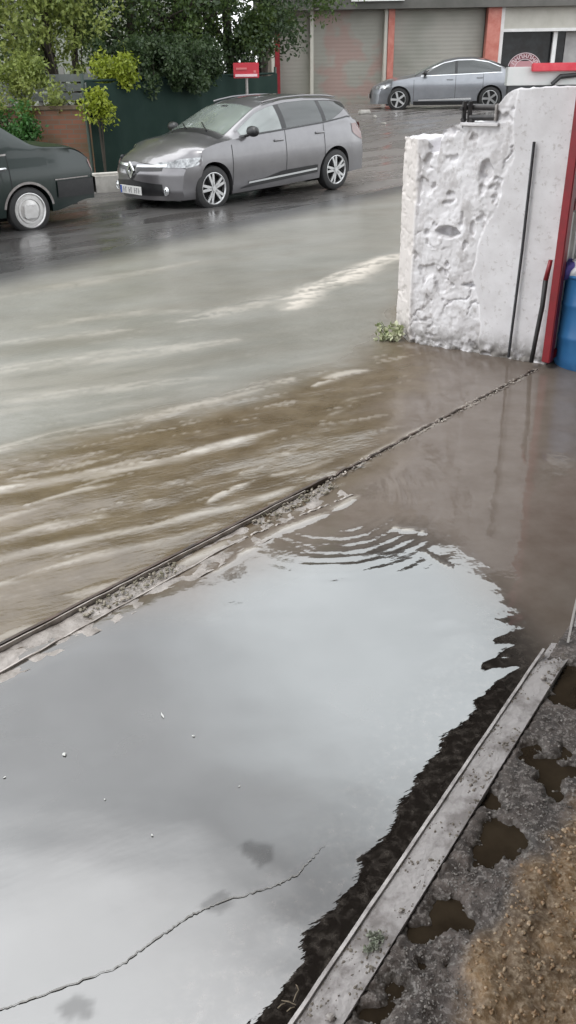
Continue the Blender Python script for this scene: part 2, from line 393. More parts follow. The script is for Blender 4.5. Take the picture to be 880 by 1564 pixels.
ms = nt.nodes.new('ShaderNodeMixShader'); nt.links.new(stf, ms.inputs[0]); nt.links.new(dif.outputs[0], ms.inputs[1]); nt.links.new(glo.outputs[0], ms.inputs[2])
nt.links.new(ms.outputs[0], nt.nodes['Material Output'].inputs['Surface'])
tag(fast_grid('water', X, Y, Zw, m, dict(silt=silt, foam_glint=foam_glint, clear=clear, deep=deep, thin=thin, stain=stain, puddle=puddle), keep), kind='structure')

# crack line of the submerged slab
def ribbon(pts, w, z, jit=.004, seed=1, sub=14):
    r = random.Random(seed); P = [Vector((a, b)) for a, b in pts]; Q = []
    for i in range(len(P)-1):
        for k in range(sub): Q.append(P[i].lerp(P[i+1], k/sub))
    Q.append(P[-1]); off = [Vector((r.uniform(-jit, jit), r.uniform(-jit, jit))) for _ in Q]; Q = [q+o for q, o in zip(Q, off)]
    vs = []; fs = []
    for i, q in enumerate(Q):
        d = (Q[min(i+1, len(Q)-1)] - Q[max(i-1, 0)]).normalized(); n = Vector((-d.y, d.x)); t = i/(len(Q)-1)
        ww = w * (.35 + 1.1*r.random()) * min(1, 6*t+.2, 6*(1-t)+.05)
        vs += [(*(q + n*ww/2), z), (*(q - n*ww/2), z)]
        if i: fs.append((2*i-2, 2*i-1, 2*i+1, 2*i))
    return vs, fs
M_crack = mk_mat('crack_silt', (.15,.14,.13), .35, var=(.25,.24,.225), vscale=20)
vs, fs = ribbon(W((-40,1560),(0,1545),(60,1525),(180,1480),(235,1440),(290,1402),(340,1380),(420,1356),(455,1338),(475,1315),(500,1290)), .0040, .0085, .003)
tag(MB().add(vs, fs).build('ground_crack', M_crack, fixn=False), kind='structure')

# ------------------------------------------------------------------ right hand apron: rough wet concrete with pools and gravelly soil
ax = np.arange(-.25, 3.2, .009); ay = np.arange(.35, 3.4, .009); X, Y = np.meshgrid(ax, ay)
cd = side(X, Y, CH_A, CH_B); cdir = (Vector(CH_B[:2]) - Vector(CH_A[:2])).normalized()
al = (X-CH_A.x)*cdir.x + (Y-CH_A.y)*cdir.y
n_a = fbm(X*5, Y*5, 81, 5, .6); n_b = fbm(X*22, Y*22, 85, 4, .6); n_c = fbm(X*48, Y*48, 89, 2)
pool = np.zeros(X.shape)
for cx, cy, rx, ry in ((615,1515,.075,.055), (760,1300,.075,.06), (845,1200,.05,.10), (868,1050,.045,.1), (560,1562,.05,.03), (690,1400,.035,.03), (640,1440,.03,.02), (740,1230,.03,.04)):
    q = G(cx, cy); pool = np.maximum(pool, sstep(1.45, .6, np.hypot((X-q.x)/rx, (Y-q.y)/ry) + (n_a-.5)*3.6 + (n_b-.5)*2.4))
soilw = W((680,1590), (745,1440), (815,1330), (868,1225), (950,1100))
sd = np.full(X.shape, 1e9)
soil = sstep(-.04, .05, signed(soilw) + .16*(fbm(X*9, Y*9, 93, 4)-.5))
rim = np.exp(-((pool-.30)/.16)**2)  # pale pool edges: mineral rim, with a wet sheen put into the colour
Za = .031 + .010*(n_a-.5)*2 + .005*(n_b-.5)*2 + .0045*(n_c-.5)*2 + .003*np.abs(fbm(X*14, Y*14, 97, 4)-.5)*2 - .022*pool + .012*soil + .006*soil*(n_b-.5)*2
Za = Za - .05*sstep(1.55, 2.15, al + .25*(n_a-.5))
Za = np.where(cd < -.02, -.06, Za); Za = np.where(cd < .05, np.minimum(Za, .022), Za)
keep = (cd > -.03)
m, nt, p = nodes_for('wet_concrete_apron')
f1 = noise(nt, 13, 7, rough=.68); f2 = noise(nt, 75, 4, rough=.65); f3 = noise(nt, 4, 4)
base = mixc(nt, ramp(nt, f1, (.42,0.),(.47,.35),(.52,.5),(.56,1.)), (.036,.026,.021), (.150,.122,.108)); base = mixc(nt, ramp(nt, f3, (.4,0.),(.65,.6)), base, (.058,.050,.046))
base = mixc(nt, ramp(nt, f2, (.53,0.),(.60,.75)), base, (.25,.222,.205))
so = mixc(nt, ramp(nt, f1, (.3,0.),(.7,1.)), (.15,.085,.036), (.34,.215,.108)); so = mixc(nt, ramp(nt, f3, (.42,0.),(.6,.75)), so, (.075,.050,.032)); so = mixc(nt, ramp(nt, f2, (.45,0.),(.75,.8)), so, (.42,.33,.23))
c = mixc(nt, attr(nt, 'soil'), base, so); c = mixc(nt, attr(nt, 'pool'), c, (.030,.022,.014)); rm_ = nt.nodes.new('ShaderNodeMath'); rm_.operation = 'MULTIPLY'; nt.links.new(attr(nt, 'rim'), rm_.inputs[0]); nt.links.new(ramp(nt, f2, (.42,0.),(.6,.6)), rm_.inputs[1]); c = mixc(nt, rm_.outputs[0], c, (.30,.28,.26))
nt.links.new(c, p.inputs['Base Color']); nt.links.new(ramp(nt, f1, (.35,.30),(.65,.7)), p.inputs['Roughness']); p.inputs['Specular IOR Level'].default_value = .35
nt.links.new(bump(nt, f2, .7, .006, bump(nt, f1, .5, .01)), p.inputs['Normal'])
tag(fast_grid('pavement', X, Y, Za, m, dict(soil=soil, pool=pool, rim=rim), keep), kind='structure')
# pool water standing in the hollows
M_pool = mk_mat('pool_water', (.028,.020,.013), .03, ior=1.5, spec=.6, var=(.05,.037,.024), vscale=9, bump=.02, bscale=8)
pz = .0185; keepP = (Za < pz+.004) & (cd > .06) & (al < 1.65)
tag(fast_grid('puddle_water', X, Y, np.full(X.shape, pz), M_pool, None, keepP), kind='structure')

# loose stones and leaves on the soil
def scatter_stones(name, n, area, mat, smin, smax, zf, seed):
    r = random.Random(seed); V = []; Fc = []
    ico = bmesh.new(); bmesh.ops.create_icosphere(ico, subdivisions=1, radius=1); iv = [v.co.copy() for v in ico.verts]; fi = [[v.index for v in f.verts] for f in ico.faces]; ico.free()
    while n > 0:
        q = area(r)
        if q is None: continue
        s = smin * (smax/smin)**(r.random()**1.8); o = len(V); Rm = Matrix.Rotation(r.random()*6.28, 3, 'Z') @ Matrix.Rotation(r.uniform(-.5,.5), 3, 'X')
        sx, sy, sz = s*r.uniform(.8,1.5), s*r.uniform(.7,1.1), s*r.uniform(.35,.7)
        for v in iv:
            w = Vector((v.x*sx*r.uniform(.8,1.1), v.y*sy*r.uniform(.8,1.1), v.z*sz)); w = Rm @ w; V.append((q[0]+w.x, q[1]+w.y, zf(q[0], q[1]) + w.z + sz*.3))
        Fc += [[i+o for i in f] for f in fi]; n -= 1
    b = MB(); b.v = V; b.f = Fc; return b.build(name, mat, fixn=False)
def za_at(x, y):
    i = int(round((y-ay[0])/.009)); j = int(round((x-ax[0])/.009))
    return float(Za[min(max(i,0),len(ay)-1), min(max(j,0),len(ax)-1)])
def soil_at(x, y):
    i = int(round((y-ay[0])/.009)); j = int(round((x-ax[0])/.009))
    if not (0 <= i < len(ay) and 0 <= j < len(ax)): return 0, 0, 0
    return soil[i,j], pool[i,j], cd[i,j]
def soil_area(r):
    x, y = r.uniform(.1,1.9), r.uniform(.6,2.6); s_, p_, c_ = soil_at(x, y); return (x, y) if s_ > .45 and p_ < .3 else None
def pad_area(r):
    x, y = r.uniform(.05,1.5), r.uniform(.8,2.6); s_, p_, c_ = soil_at(x, y); return (x, y) if s_ < .4 and c_ > .08 else None
m, nt, p = nodes_for('mixed_gravel'); q_ = noise(nt, 70, 2)
nt.links.new(ramp(nt, q_, (.3,(.09,.05,.025)),(.45,(.27,.16,.08)),(.6,(.42,.31,.20)),(.75,(.18,.13,.09))), p.inputs['Base Color']); p.inputs['Roughness'].default_value = .45
tag(scatter_stones('gravel', 7500, soil_area, m, .0022, .0085, za_at, 4), 'loose wet brown gravel on the soil in the near right corner', 'gravel', kind='stuff')
tag(scatter_stones('grit', 3800, pad_area, mk_mat('grit', (.30,.27,.245), .4, var=(.06,.055,.05), vscale=60), .0013, .0048, za_at, 5), 'fine grit and crumbs scattered over the wet concrete', 'grit', kind='stuff')

# ------------------------------------------------------------------ large structures
M_wallw = mk_mat('whitewash', (.78,.765,.78), .75, var=(.56,.54,.55), vscale=5, vdetail=7, bump=.12, bscale=45)
M_grey = mk_mat('grey_concrete', (.22,.21,.20), .8, var=(.30,.29,.275), vscale=3, bump=.2, bscale=30)
M_red = mk_mat('red_paint', (.24,.012,.020), .4, var=(.17,.010,.015), vscale=7, spec=.5)
M_salmon = mk_mat('faded_red_paint', (.40,.115,.085), .6, var=(.50,.20,.16), vscale=4)
M_cream = mk_mat('cream_paint', (.50,.48,.43), .6, var=(.44,.42,.37), vscale=3)
M_white = mk_mat('white_paint', (.72,.71,.70), .45, var=(.63,.62,.61), vscale=6)
M_dark = mk_mat('black_rubber', (.014,.014,.015), .5, var=(.022,.022,.022), vscale=20)
M_dglass = mk_mat('dark_window', (.016,.014,.014), .10, spec=.22, ior=1.45, var=(.03,.033,.035), vscale=3)
M_steel = mk_mat('weathered_steel', (.33,.31,.30), .42, metal=.45, var=(.22,.20,.19), vscale=25, bump=.15, bscale=60)

BY = 32.0; BZ = .55
def BX(px, py=110): return AtY(px, py, BY).x
def BZZ(px, py): return AtY(px, py, BY).z
m_shut, nt, p = nodes_for('roller_shutter')
wv = nt.nodes.new('ShaderNodeTexNoise'); wv.inputs['Scale'].default_value = .8; tc = nt.nodes.new('ShaderNodeTexCoord'); nt.links.new(tc.outputs['Object'], wv.inputs['Vector'])
nt.links.new(ramp(nt, wv.outputs[0], (.35,(.25,.25,.215)),(.65,(.33,.315,.28))), p.inputs['Base Color']); p.inputs['Roughness'].default_value = .5; p.inputs['Metallic'].default_value = .2
m_shg, nt, p = nodes_for('sprayed_roller_shutter')
g1 = noise(nt, 1.1, 3, stretch=(1,1,1.2)); g2 = noise(nt, .8, 3)
c = mixc(nt, ramp(nt, g1, (.46,0.),(.56,.75)), ramp(nt, g2, (.35,(.27,.265,.23)),(.65,(.33,.315,.28))), (.33,.215,.19))
nt.links.new(c, p.inputs['Base Color']); p.inputs['Roughness'].default_value = .5; p.inputs['Metallic'].default_value = .15
bl_x0, bl_x1 = BX(408)-.2, 16.0
bld = thing('apartment_building', 'long apartment block with red posts and closed roller shutters at street level', 'building', (0,0,0))
top_shop = BZZ(600, 14)
b = MB()
b.box(((bl_x0+bl_x1)/2, BY+.45+4, (top_shop+16.8)/2), (bl_x1-bl_x0, 8, 16.8-top_shop))       # upper storeys
b.box(((bl_x0+bl_x1)/2, BY+.65, (BZ+top_shop)/2), (bl_x1-bl_x0, .3, top_shop-BZ+.2))
M_fac = mk_mat('facade_render', (.30,.265,.225), .8, var=(.24,.21,.185), vscale=1.2, vdetail=6)
b.build('wall', M_fac, bld)
MB().box(((bl_x0+bl_x1)/2, BY+.2, top_shop+.28), (bl_x1-bl_x0+.4, 1.1, .56)).build('fascia', mk_mat('dark_fascia', (.07,.068,.06), .6, var=(.11,.105,.095), vscale=1.5), bld)
MB().box((BX(572), BY-.42, top_shop+.27), (1.7, .12, .12)).build('awning_box', M_white, bld)
def shutter(x0, x1, z0, z1, mat, name='roller_shutter'):
    P = []; n = int((z1-z0)/.06)
    for i in range(n+1):
        z = z0 + (z1-z0)*i/n; P.append([(x0, BY+.30+(.0025 if i % 2 else 0), z), (x1, BY+.30+(.0025 if i % 2 else 0), z)])
    return MB().grid(np.array(P)).build(name, mat, bld, fixn=False)
shutter(BX(428), BX(474), BZ, top_shop, m_shut); shutter(BX(479), BX(585), BZ, top_shop, m_shg); shutter(BX(600), BX(737), BZ, top_shop, m_shut)
def post(px0, px1, mat, dy=.1, nm='column'):
    x0, x1 = BX(px0), BX(px1); MB().box(((x0+x1)/2, BY+dy, (BZ+top_shop)/2), (x1-x0, .35, top_shop-BZ+.02), bev=.01).build(nm, mat, bld)
post(415, 420, M_cream); post(420.5, 428, M_red); post(474, 479, M_cream, .16, 'shutter_guide'); post(585, 590, M_cream, .14, 'shutter_guide'); post(590.5, 600, M_salmon); post(737, 757, M_salmon, .0); post(757.5, 763, M_white, .1)
# shop front with arched sign on the glass
sx0, sx1 = BX(763), BX(950); wz1, wz0 = BZZ(800, 47), BZZ(800, 140)
MB().box(((sx0+sx1)/2, BY+.16, (wz1+top_shop)/2), (sx1-sx0, .3, top_shop-wz1)).build('signboard', M_cream, bld)
MB().box(((sx0+sx1)/2, BY-.0, wz1+.02), (sx1-sx0, .08, .09)).build('awning_rail', M_white, bld)
MB().box(((sx0+sx1)/2, BY+.34, (wz0+wz1)/2-.3), (sx1-sx0, .04, wz1-wz0+.6)).build('shop_window', M_dglass, bld)
for q in (848, 905):
    x = BX(q, 75); MB().box((x, BY+.18, (BZ+wz1)/2), (.13, .12, wz1-BZ)).build('window_frame', M_white, bld)
MB().box((BX(874), BY+.29, BZZ(874,70)-.1), (.55, .02, 1.3)).build('curtain', mk_mat('net_curtain', (.36,.35,.34), .8, var=(.26,.25,.25), vscale=3), bld)
cx_, cz_ = BX(804, 104), BZZ(804, 104)
b = MB()
def arch(b, r0, r1, y, zs=.82, n=20, a0=8, a1=172):
    P = np.array([[(cx_+r*math.cos(math.radians(a)), y, cz_+zs*r*math.sin(math.radians(a))) for a in np.linspace(a0, a1, n)] for r in (r0, r1)]); b.grid(P); return b
R_ = (BX(830)-BX(779))/2
arch(b, R_*.95, R_, BY+.300); arch(b, R_*.55, R_*.60, BY+.300); b.box((cx_, BY+.30, cz_), (2*R_, .01, .05))
for k in range(7):                          # the illegible white letters of the arch
    a = math.radians(30 + 20*k); r = R_*.77; x, z = cx_+r*math.cos(a), cz_+.82*r*math.sin(a)
    M = Matrix.Translation((x, BY+.30, z)) @ Matrix.Rotation(-(a-math.pi/2), 4, 'Y')
    s_ = R_*.11
    for t_ in (-1, 1): b.box((0,0,0), (.03, .008, s_*2), M=M @ Matrix.Translation((t_*s_*.7, 0, 0)))
    b.box((0,0,0), (s_*1.4, .008, .03), M=M @ Matrix.Translation((0, 0, (.0 if k % 2 else s_*.9))))
b.build('arched_window_lettering', mk_mat('sign_white', (.62,.48,.50), .5), bld)
MB().box((cx_, BY+.308, cz_+R_*.2), (R_*1.7, .006, R_*.35)).build('sign_panel', mk_mat('sign_pink', (.45,.22,.24), .5), bld)
arch(MB(), R_*.62, R_*.93, BY+.310).build('sign_band', mk_mat('sign_dark_red', (.16,.02,.03), .5), bld)
# upper windows
for fl in range(4):
    for k in range(7):
        x = bl_x0 + 1.4 + k*2.55; z = top_shop + 1.75 + fl*2.95
        fr_ = MB()
        fr_.box((x, BY+.43, z+.72), (1.5, .06, .07)).box((x, BY+.43, z-.72), (1.5, .1, .07)).box((x-.72, BY+.43, z), (.07, .06, 1.37)).box((x+.72, BY+.43, z), (.07, .06, 1.37)).box((x, BY+.43, z), (.05, .06, 1.37))
        w_ = fr_.build('window', M_white, bld); MB().box((x, BY+.442, z), (1.36, .02, 1.36)).build('pane', M_dglass, w_)
MB().box(((bl_x0+bl_x1)/2, BY+.3, 16.95), (bl_x1-bl_x0+.5, 1.0, .3)).build('cornice', M_grey, bld)

# a pale block behind the trees on the left
b2 = thing('house', 'pale grey green house half hidden behind the trees', 'building', (0,0,0))
M_h = mk_mat('pale_green_render', (.25,.27,.225), .8, var=(.33,.345,.30), vscale=.5, vdetail=4)
MB().box((-12.5, 40, 4.5), (18, 8, 9.0)).build('wall', M_h, b2)
for k in range(5):
    for fl in range(3):
        w_ = MB().box((-20+k*3.6, 35.97, 1.9+fl*2.8), (1.5, .1, 1.3)).build('window', M_white, b2); MB().box((-20+k*3.6, 35.91, 1.9+fl*2.8), (1.3, .04, 1.1)).build('pane', M_dglass, w_)
MB().box((-12.5, 39.8, 9.1), (18.6, 8.8, .25)).build('roof', mk_mat('roof_tiles', (.25,.10,.06), .8, var=(.17,.08,.05), vscale=5), b2)

# kerb and verge
KD, KN = KERB_DIR, KERB_N
def K(s, n): q = KERB_P + KD*s + KN*n; return q
def strip(name, s0, s1, n0, n1, z0, z1, mat, seg=.5, kind='structure', lift=None):
    N = int((s1-s0)/seg); P = []
    for i in range(N+1):
        s = s0 + (s1-s0)*i/N; a = K(s, n0); c_ = K(s, n1); zz = float(rise(0, (a.y+c_.y)/2))
        P.append([(a.x, a.y, z0+zz), (a.x, a.y, z1+zz), (c_.x, c_.y, z1+zz), (c_.x, c_.y, z0+zz)])
    o = MB().grid(np.array(P)).build(name, mat)
    return tag(o, kind=kind) if kind else o
M_kerb = mk_mat('kerb_stone', (.30,.29,.265), .7, var=(.42,.40,.37), vscale=4, bump=.3, bscale=30)
strip('kerb', -9, 4.6, 0, .22, -.1, .17, M_kerb)
M_verge = mk_mat('verge_soil', (.06,.05,.035), .9, var=(.05,.075,.025), vscale=4, bump=.4, bscale=20)
vs_ = np.linspace(-9, 4.6, 40); vn_ = np.linspace(.22, 30, 70); VX = np.array([[K(a, b_).x for b_ in vn_] for a in vs_]); VY = np.array([[K(a, b_).y for b_ in vn_] for a in vs_])
keepv = (VX < -.35 - (VY-20)*.02) | (VY < 20.2)
tag(fast_grid('verge', VX, VY, .13 + rise(VX, VY) + .03*(fbm(VX, VY, 3)-.5), M_verge, None, None), kind='structure')

for i, (a_, b__, s_, sd_, lb_) in enumerate(((556,203,.16,3,'broken pale kerb stone lying right behind the grey estate car'),(572,207,.09,5,'pale stone chip on the road nearer the estate car, beside the kerb stone'),(585,213,.06,8,'smallest pale stone chip on the road, nearest the broken wall'))):
    q = G(a_, b__, .09); b = MB(); b.box((0,0,s_*.35), (s_*2.2, s_, s_*.7), bev=s_*.2); o = b.build('stone', mk_mat('pale_stone', (.55,.53,.49), .8, var=(.40,.38,.35), vscale=9, bump=.4, bscale=20)); o.location = (q.x, q.y, float(terrain(q.x, q.y))); o.rotation_euler = (0,0,.4+i); tag(o, lb_, 'stone')
# pale loose kerb block standing between the two parked cars
q = G(160, 297, .02); kb = MB(); kb.box((0,0,.17), (.62,.26,.34), bev=.035)
o = kb.build('kerb_block', mk_mat('pale_kerb', (.50,.48,.44), .75, var=(.36,.34,.31), vscale=6, bump=.3, bscale=25)); o.location = (q.x, q.y+.12, .0); o.rotation_euler = (0,0,math.radians(25))
tag(o, 'pale rough kerb block between the dark saloon and the grey estate car', 'kerb block')

# dark green sheeted fence
f_a, f_b = (AtY(138, 200, 16.6), AtY(424, 130, 20.6))
fence = thing('fence', 'dark green sheeted fence behind the grey estate car', 'fence', (0,0,0))
M_green = mk_mat('green_sheet', (.009,.022,.018), .85, spec=.2, var=(.016,.032,.026), vscale=1.4, vdetail=5, bump=.3, bscale=3)
A = Vector((f_a.x, f_a.y)); B_ = Vector((f_b.x, f_b.y)); L = (B_-A).length; d = (B_-A)/L; n = Vector((-d.y, d.x))
zt0, zt1 = AtY(165, 123, 17.0).z, AtY(420, 112, 20.5).z
P = []
for i in range(81):
    t = i/80; q = A + d*L*t; zt = zt0 + (zt1-zt0)*t - .05*math.sin(t*math.pi*6)**2
    row = []
    for j in range(12):
        z = .16 + (zt-.16)*j/11; o_ = .03*float(fbm(t*9, z*.8, 7)) + .02*math.sin(t*60+z); row.append((q.x-n.x*o_, q.y-n.y*o_, z))
    P.append(row)
MB().grid(np.array(P)).build('sheeting', M_green, fence, smooth=True)
for i in range(5):
    t = i/4; q = A + d*L*t + n*.06; MB().tube([(q.x,q.y,0),(q.x,q.y,zt0+(zt1-zt0)*t+.12)], .03).build('post', mk_mat('fence_post', (.04,.06,.05), .5), fence)
MB().tube([(A.x+n.x*.06, A.y+n.y*.06, zt0), (B_.x+n.x*.06, B_.y+n.y*.06, zt1)], .022).build('rail', M_green, fence)
# red sign on the fence
sq0, sq1 = AtY(356, 96, 19.2), AtY(396, 119, 19.2)
sg = thing('sign', 'small red and white sign above the green fence', 'sign', (0,0,0))
sxc, szc = (sq0.x+sq1.x)/2, (sq0.z+sq1.z)/2; sw, sh_ = sq1.x-sq0.x, sq0.z-sq1.z
MB().box((sxc, 19.2, szc), (sw, .04, sh_), bev=.008).build('board', mk_mat('sign_red', (.42,.02,.035), .5), sg)
b = MB(); b.box((sxc, 19.172, szc-sh_*.32), (sw*.86, .012, sh_*.17)); b.build('text_band', mk_mat('sign_pale', (.70,.50,.52), .5), sg)
b = MB(); b.box((sxc-sw*.18, 19.172, szc+sh_*.12), (sw*.42, .012, sh_*.13)); b.build('faded_lettering', mk_mat('sign_salmon', (.52,.14,.14), .5), sg); b = MB(); b.box((sxc+sw*.34, 19.172, szc-sh_*.08), (sw*.1, .012, sh_*.16)); b.build('faded_lettering', mk_mat('sign_salmon', (.52,.14,.14), .5), sg)
MB().tube([(sxc, 19.24, .15), (sxc, 19.24, szc+.1)], .03).build('post', M_steel, sg)

# low terracotta brick wall on the left, with a slatted rail on it
bw = thing('brick_wall', 'low weathered terracotta brick wall behind the dark saloon', 'wall', (0,0,0))
m_br, nt, p = nodes_for('old_brick'); br = nt.nodes.new('ShaderNodeTexBrick'); br.inputs['Scale'].default_value = 1; br.inputs['Brick Width'].default_value = .24; br.inputs['Row Height'].default_value = .08; br.inputs['Mortar Size'].default_value = .008
br.inputs['Color1'].default_value = (.27,.11,.07,1); br.inputs['Color2'].default_value = (.20,.10,.065,1); br.inputs['Mortar'].default_value = (.16,.14,.11,1)
tc = nt.nodes.new('ShaderNodeTexCoord'); mp = nt.nodes.new('ShaderNodeMapping'); mp.inputs['Rotation'].default_value = (math.pi/2, 0, 0); nt.links.new(tc.outputs['Object'], mp.inputs[0]); nt.links.new(mp.outputs[0], br.inputs['Vector'])
c = mixc(nt, ramp(nt, noise(nt, 1.5, 5), (.42,0.),(.62,.85)), br.outputs[0], (.12,.095,.05)); nt.links.new(c, p.inputs['Base Color']); p.inputs['Roughness'].default_value = .85
xa, xb, yb_ = AtY(-120,200,17.2).x, AtY(165,200,17.2).x, 17.2; zb0 = AtY(90, 172, 17.2).z
MB().box(((xa+xb)/2, yb_, (zb0)/2+.05), (xb-xa, .22, zb0)).build('brickwork', m_br, bw)
b = MB(); b.box(((xa+xb)/2, yb_, zb0+.085), (xb-xa+.04, .30, .06)); b.build('coping', mk_mat('brown_coping', (.10,.065,.04), .8, var=(.17,.13,.09), vscale=4), bw)
rl = thing('railing', 'dull grey board railing between brick wall and trees', 'fence', (0,0,0))
zr0, zr1 = AtY(90, 155, 17.8).z, AtY(90, 112, 17.8).z
for k in range(3): MB().box(((xa+xb)/2-.1, 17.8, zr0+(zr1-zr0)*(k+.5)/3), (xb-xa, .03, (zr1-zr0)/3-.03)).build('board', mk_mat('grey_board', (.13,.145,.14), .7, var=(.18,.19,.18), vscale=2), rl)
for q in (15, 62, 100, 140): x = AtY(q, 150, 17.85).x; MB().box((x, 17.86, zr1/2+.05), (.07,.06,zr1+.1)).build('post', M_grey, rl)

# ------------------------------------------------------------------ trees and shrubs
def leaf_mat(name, c1, c2, c3):
    m, nt, p = nodes_for(name); n = noise(nt, 2.2, 3); n_ = noise(nt, 40, 1)
    c = ramp(nt, n, (.32, c1), (.5, c2), (.68, c3)); c = mixc(nt, ramp(nt, n_, (.4,0.),(.6,.5)), c, tuple(x*1.5 for x in c3))
    nt.links.new(c, p.inputs['Base Color']); p.inputs['Roughness'].default_value = .5
    tr = nt.nodes.new('ShaderNodeBsdfTranslucent'); nt.links.new(c, tr.inputs['Color']); ms = nt.nodes.new('ShaderNodeMixShader'); ms.inputs[0].default_value = .35
    nt.links.new(p.outputs[0], ms.inputs[1]); nt.links.new(tr.outputs[0], ms.inputs[2]); nt.links.new(ms.outputs[0], nt.nodes['Material Output'].inputs['Surface']); return m
L_light = leaf_mat('light_leaves', (.095,.145,.030), (.17,.22,.050), (.27,.30,.085))
L_mid = leaf_mat('mid_leaves', (.036,.070,.020), (.065,.115,.030), (.115,.16,.045))
L_dark = leaf_mat('dark_leaves', (.016,.034,.014), (.030,.056,.022), (.060,.090,.034))
L_yel = leaf_mat('yellow_leaves', (.12,.17,.015), (.19,.24,.02), (.26,.30,.035))
M_bark = mk_mat('bark', (.030,.024,.018), .9, var=(.07,.058,.045), vscale=6, bump=.5, bscale=20, stretch=(1,1,.3))
def leaves(centers, per, size, seed, droop=.3, flat=1.0):
    r = np.random.RandomState(seed); V = []; n_tot = 0
    for (c, rad) in centers:
        n = int(per * r.uniform(.6, 1.4)); p_ = r.normal(size=(n,3)); p_ /= np.linalg.norm(p_, axis=1)[:,None]; p_ *= (r.rand(n)**.45)[:,None]*rad
        p_[:,2] *= flat; p_ += np.array(c)
        a = r.normal(size=(n,3)); a[:,2] -= droop; a /= np.linalg.norm(a, axis=1)[:,None]; b = np.cross(a, r.normal(size=(n,3))); b /= np.linalg.norm(b, axis=1)[:,None]
        s = size*r.uniform(.6, 1.4, n)[:,None]
        V.append(np.stack([p_, p_+a*s*.5+b*s*.28, p_+a*s, p_+a*s*.5-b*s*.28], 1)); n_tot += n
    V = np.concatenate(V).reshape(-1,3); return V, n_tot
def leaf_obj(name, V, n, mat, parent):
    me = bpy.data.meshes.new(name); me.vertices.add(n*4); me.vertices.foreach_set('co', V.astype(np.float32).ravel()); me.loops.add(n*4); me.loops.foreach_set('vertex_index', np.arange(n*4, dtype=np.int32))
    me.polygons.add(n); me.polygons.foreach_set('loop_start', np.arange(0, n*4, 4, dtype=np.int32)); me.polygons.foreach_set('loop_total', np.full(n, 4, np.int32)); me.update(calc_edges=True); me.validate()
    me.materials.append(mat); o = bpy.data.objects.new(name, me); COL.objects.link(o); o.parent = parent; return o
def tree(label, x, y, H, R, base, mat, seed, lean=0, trunk=.09, per=110, size=.13, ncl=90, group=None, low=1.0):
    r = random.Random(seed); t = thing('tree', label, 'tree', (x, y, 0), 0, group)
    b = MB(); pts = []; rs = []
    for i in range(9):
        k = i/8; pts.append((lean*k + .12*math.sin(k*5+seed), .1*math.sin(k*4+seed*2), H*.82*k)); rs.append(trunk*(1-.75*k))
    b.tube(pts, rs, 10)
    tips = []
    for i in range(11):
        k = r.uniform(.22, .95); j = int(k*8); p0 = Vector(pts[j]); a = r.uniform(0, 6.28); l = R*r.uniform(.5, .95)*(1-.4*k)
        p1 = p0 + Vector((math.cos(a)*l*.5, math.sin(a)*l*.5, l*.35)); p2 = p0 + Vector((math.cos(a)*l, math.sin(a)*l, l*.5)); b.tube([p0, p1, p2], [trunk*.35, trunk*.22, trunk*.08], 6); tips.append(p2)
    b.build('trunk', M_bark, t, smooth=True)
    cs = []
    for i in range(ncl):
        k = r.random(); a = r.uniform(0, 6.28); zz = base + (H-base)*k; rr = R*(math.sin(math.pi*min(1, .18+.8*k))**.6)*r.uniform(.25, 1.0)
        cs.append(((lean*k+rr*math.cos(a), rr*math.sin(a), zz + r.uniform(-.2,.2)), r.uniform(.25, .62)))
    for q in tips: cs.append((tuple(q), .5))
    V, n = leaves(cs, int(per*1.7), size*.72, seed); leaf_obj('crown', V, n, mat, t); return t
tree('slim light green tree with dark trunk, leftmost behind the saloon', AtY(72,60,19).x, 19, 9.5, 2.2, 2.9, L_light, 3, .3, .10, ncl=80)
tree('light green tree with thin straight trunk behind the low brick wall', AtY(117,60,19.6).x, 19.6, 10.2, 2.3, 3.0, L_light, 5, -.2, .085, ncl=85)
tree('yellowish light tree at the left edge beside the brick wall', AtY(-30,60,18.6).x, 18.6, 9.0, 2.3, 1.4, L_light, 8, .1, .09, ncl=100)
tree('mid green bushy tree just left of the dark evergreens', AtY(195,60,20.5).x, 20.5, 10.5, 2.3, 1.6, L_mid, 12, 0, .11, ncl=120)
tree('dark evergreen tree standing right behind the green fence', AtY(275,60,20.8).x, 20.8, 11, 2.2, 1.0, L_dark, 17, 0, .13, ncl=150, per=130)
tree('dark leafy tree over the red sign', AtY(350,40,21.4).x, 21.8, 10.5, 2.1, 1.6, L_dark, 21, 0, .13, ncl=140, per=130)
tree('broad green tree whose low branches hang before the shutters', AtY(385,20,23).x, 23, 11.5, 3.3, 2.9, L_mid, 26, .6, .15, ncl=170, per=130)
tree('tall mid green tree rising far left behind the others', -8.8, 24, 11.5, 3.2, 2.6, L_mid, 31, 0, .16, ncl=170, per=120)
tree('tall dark tree behind the fence, between the light trees and evergreens', -5.9, 24.5, 12, 3.0, 2.3, L_mid, 33, 0, .16, ncl=170, per=120)
tree('pale drooping tree at the far left, beyond the railing', -11.8, 22, 10, 3.0, .9, L_light, 36, 0, .14, ncl=140, per=110)
def shrub(label, x, y, z0, z1, R, mat, seed, ncl=18, per=90, size=.10):
    r = random.Random(seed); t = thing('shrub', label, 'shrub', (x, y, 0)); b = MB()
    for i in range(4): a = r.uniform(0,6.28); b.tube([(0,0,.1), (R*.3*math.cos(a), R*.3*math.sin(a), z0+(z1-z0)*.6)], [.02,.008], 5)
    b.build('stem', M_bark, t)
    cs = [((R*r.uniform(-1,1), R*.5*r.uniform(-1,1), r.uniform(z0, z1)), r.uniform(.12,.26)) for _ in range(ncl)]
    V, n = leaves(cs, int(per*1.6), size*.72, seed); leaf_obj('crown', V, n, mat, t); return t
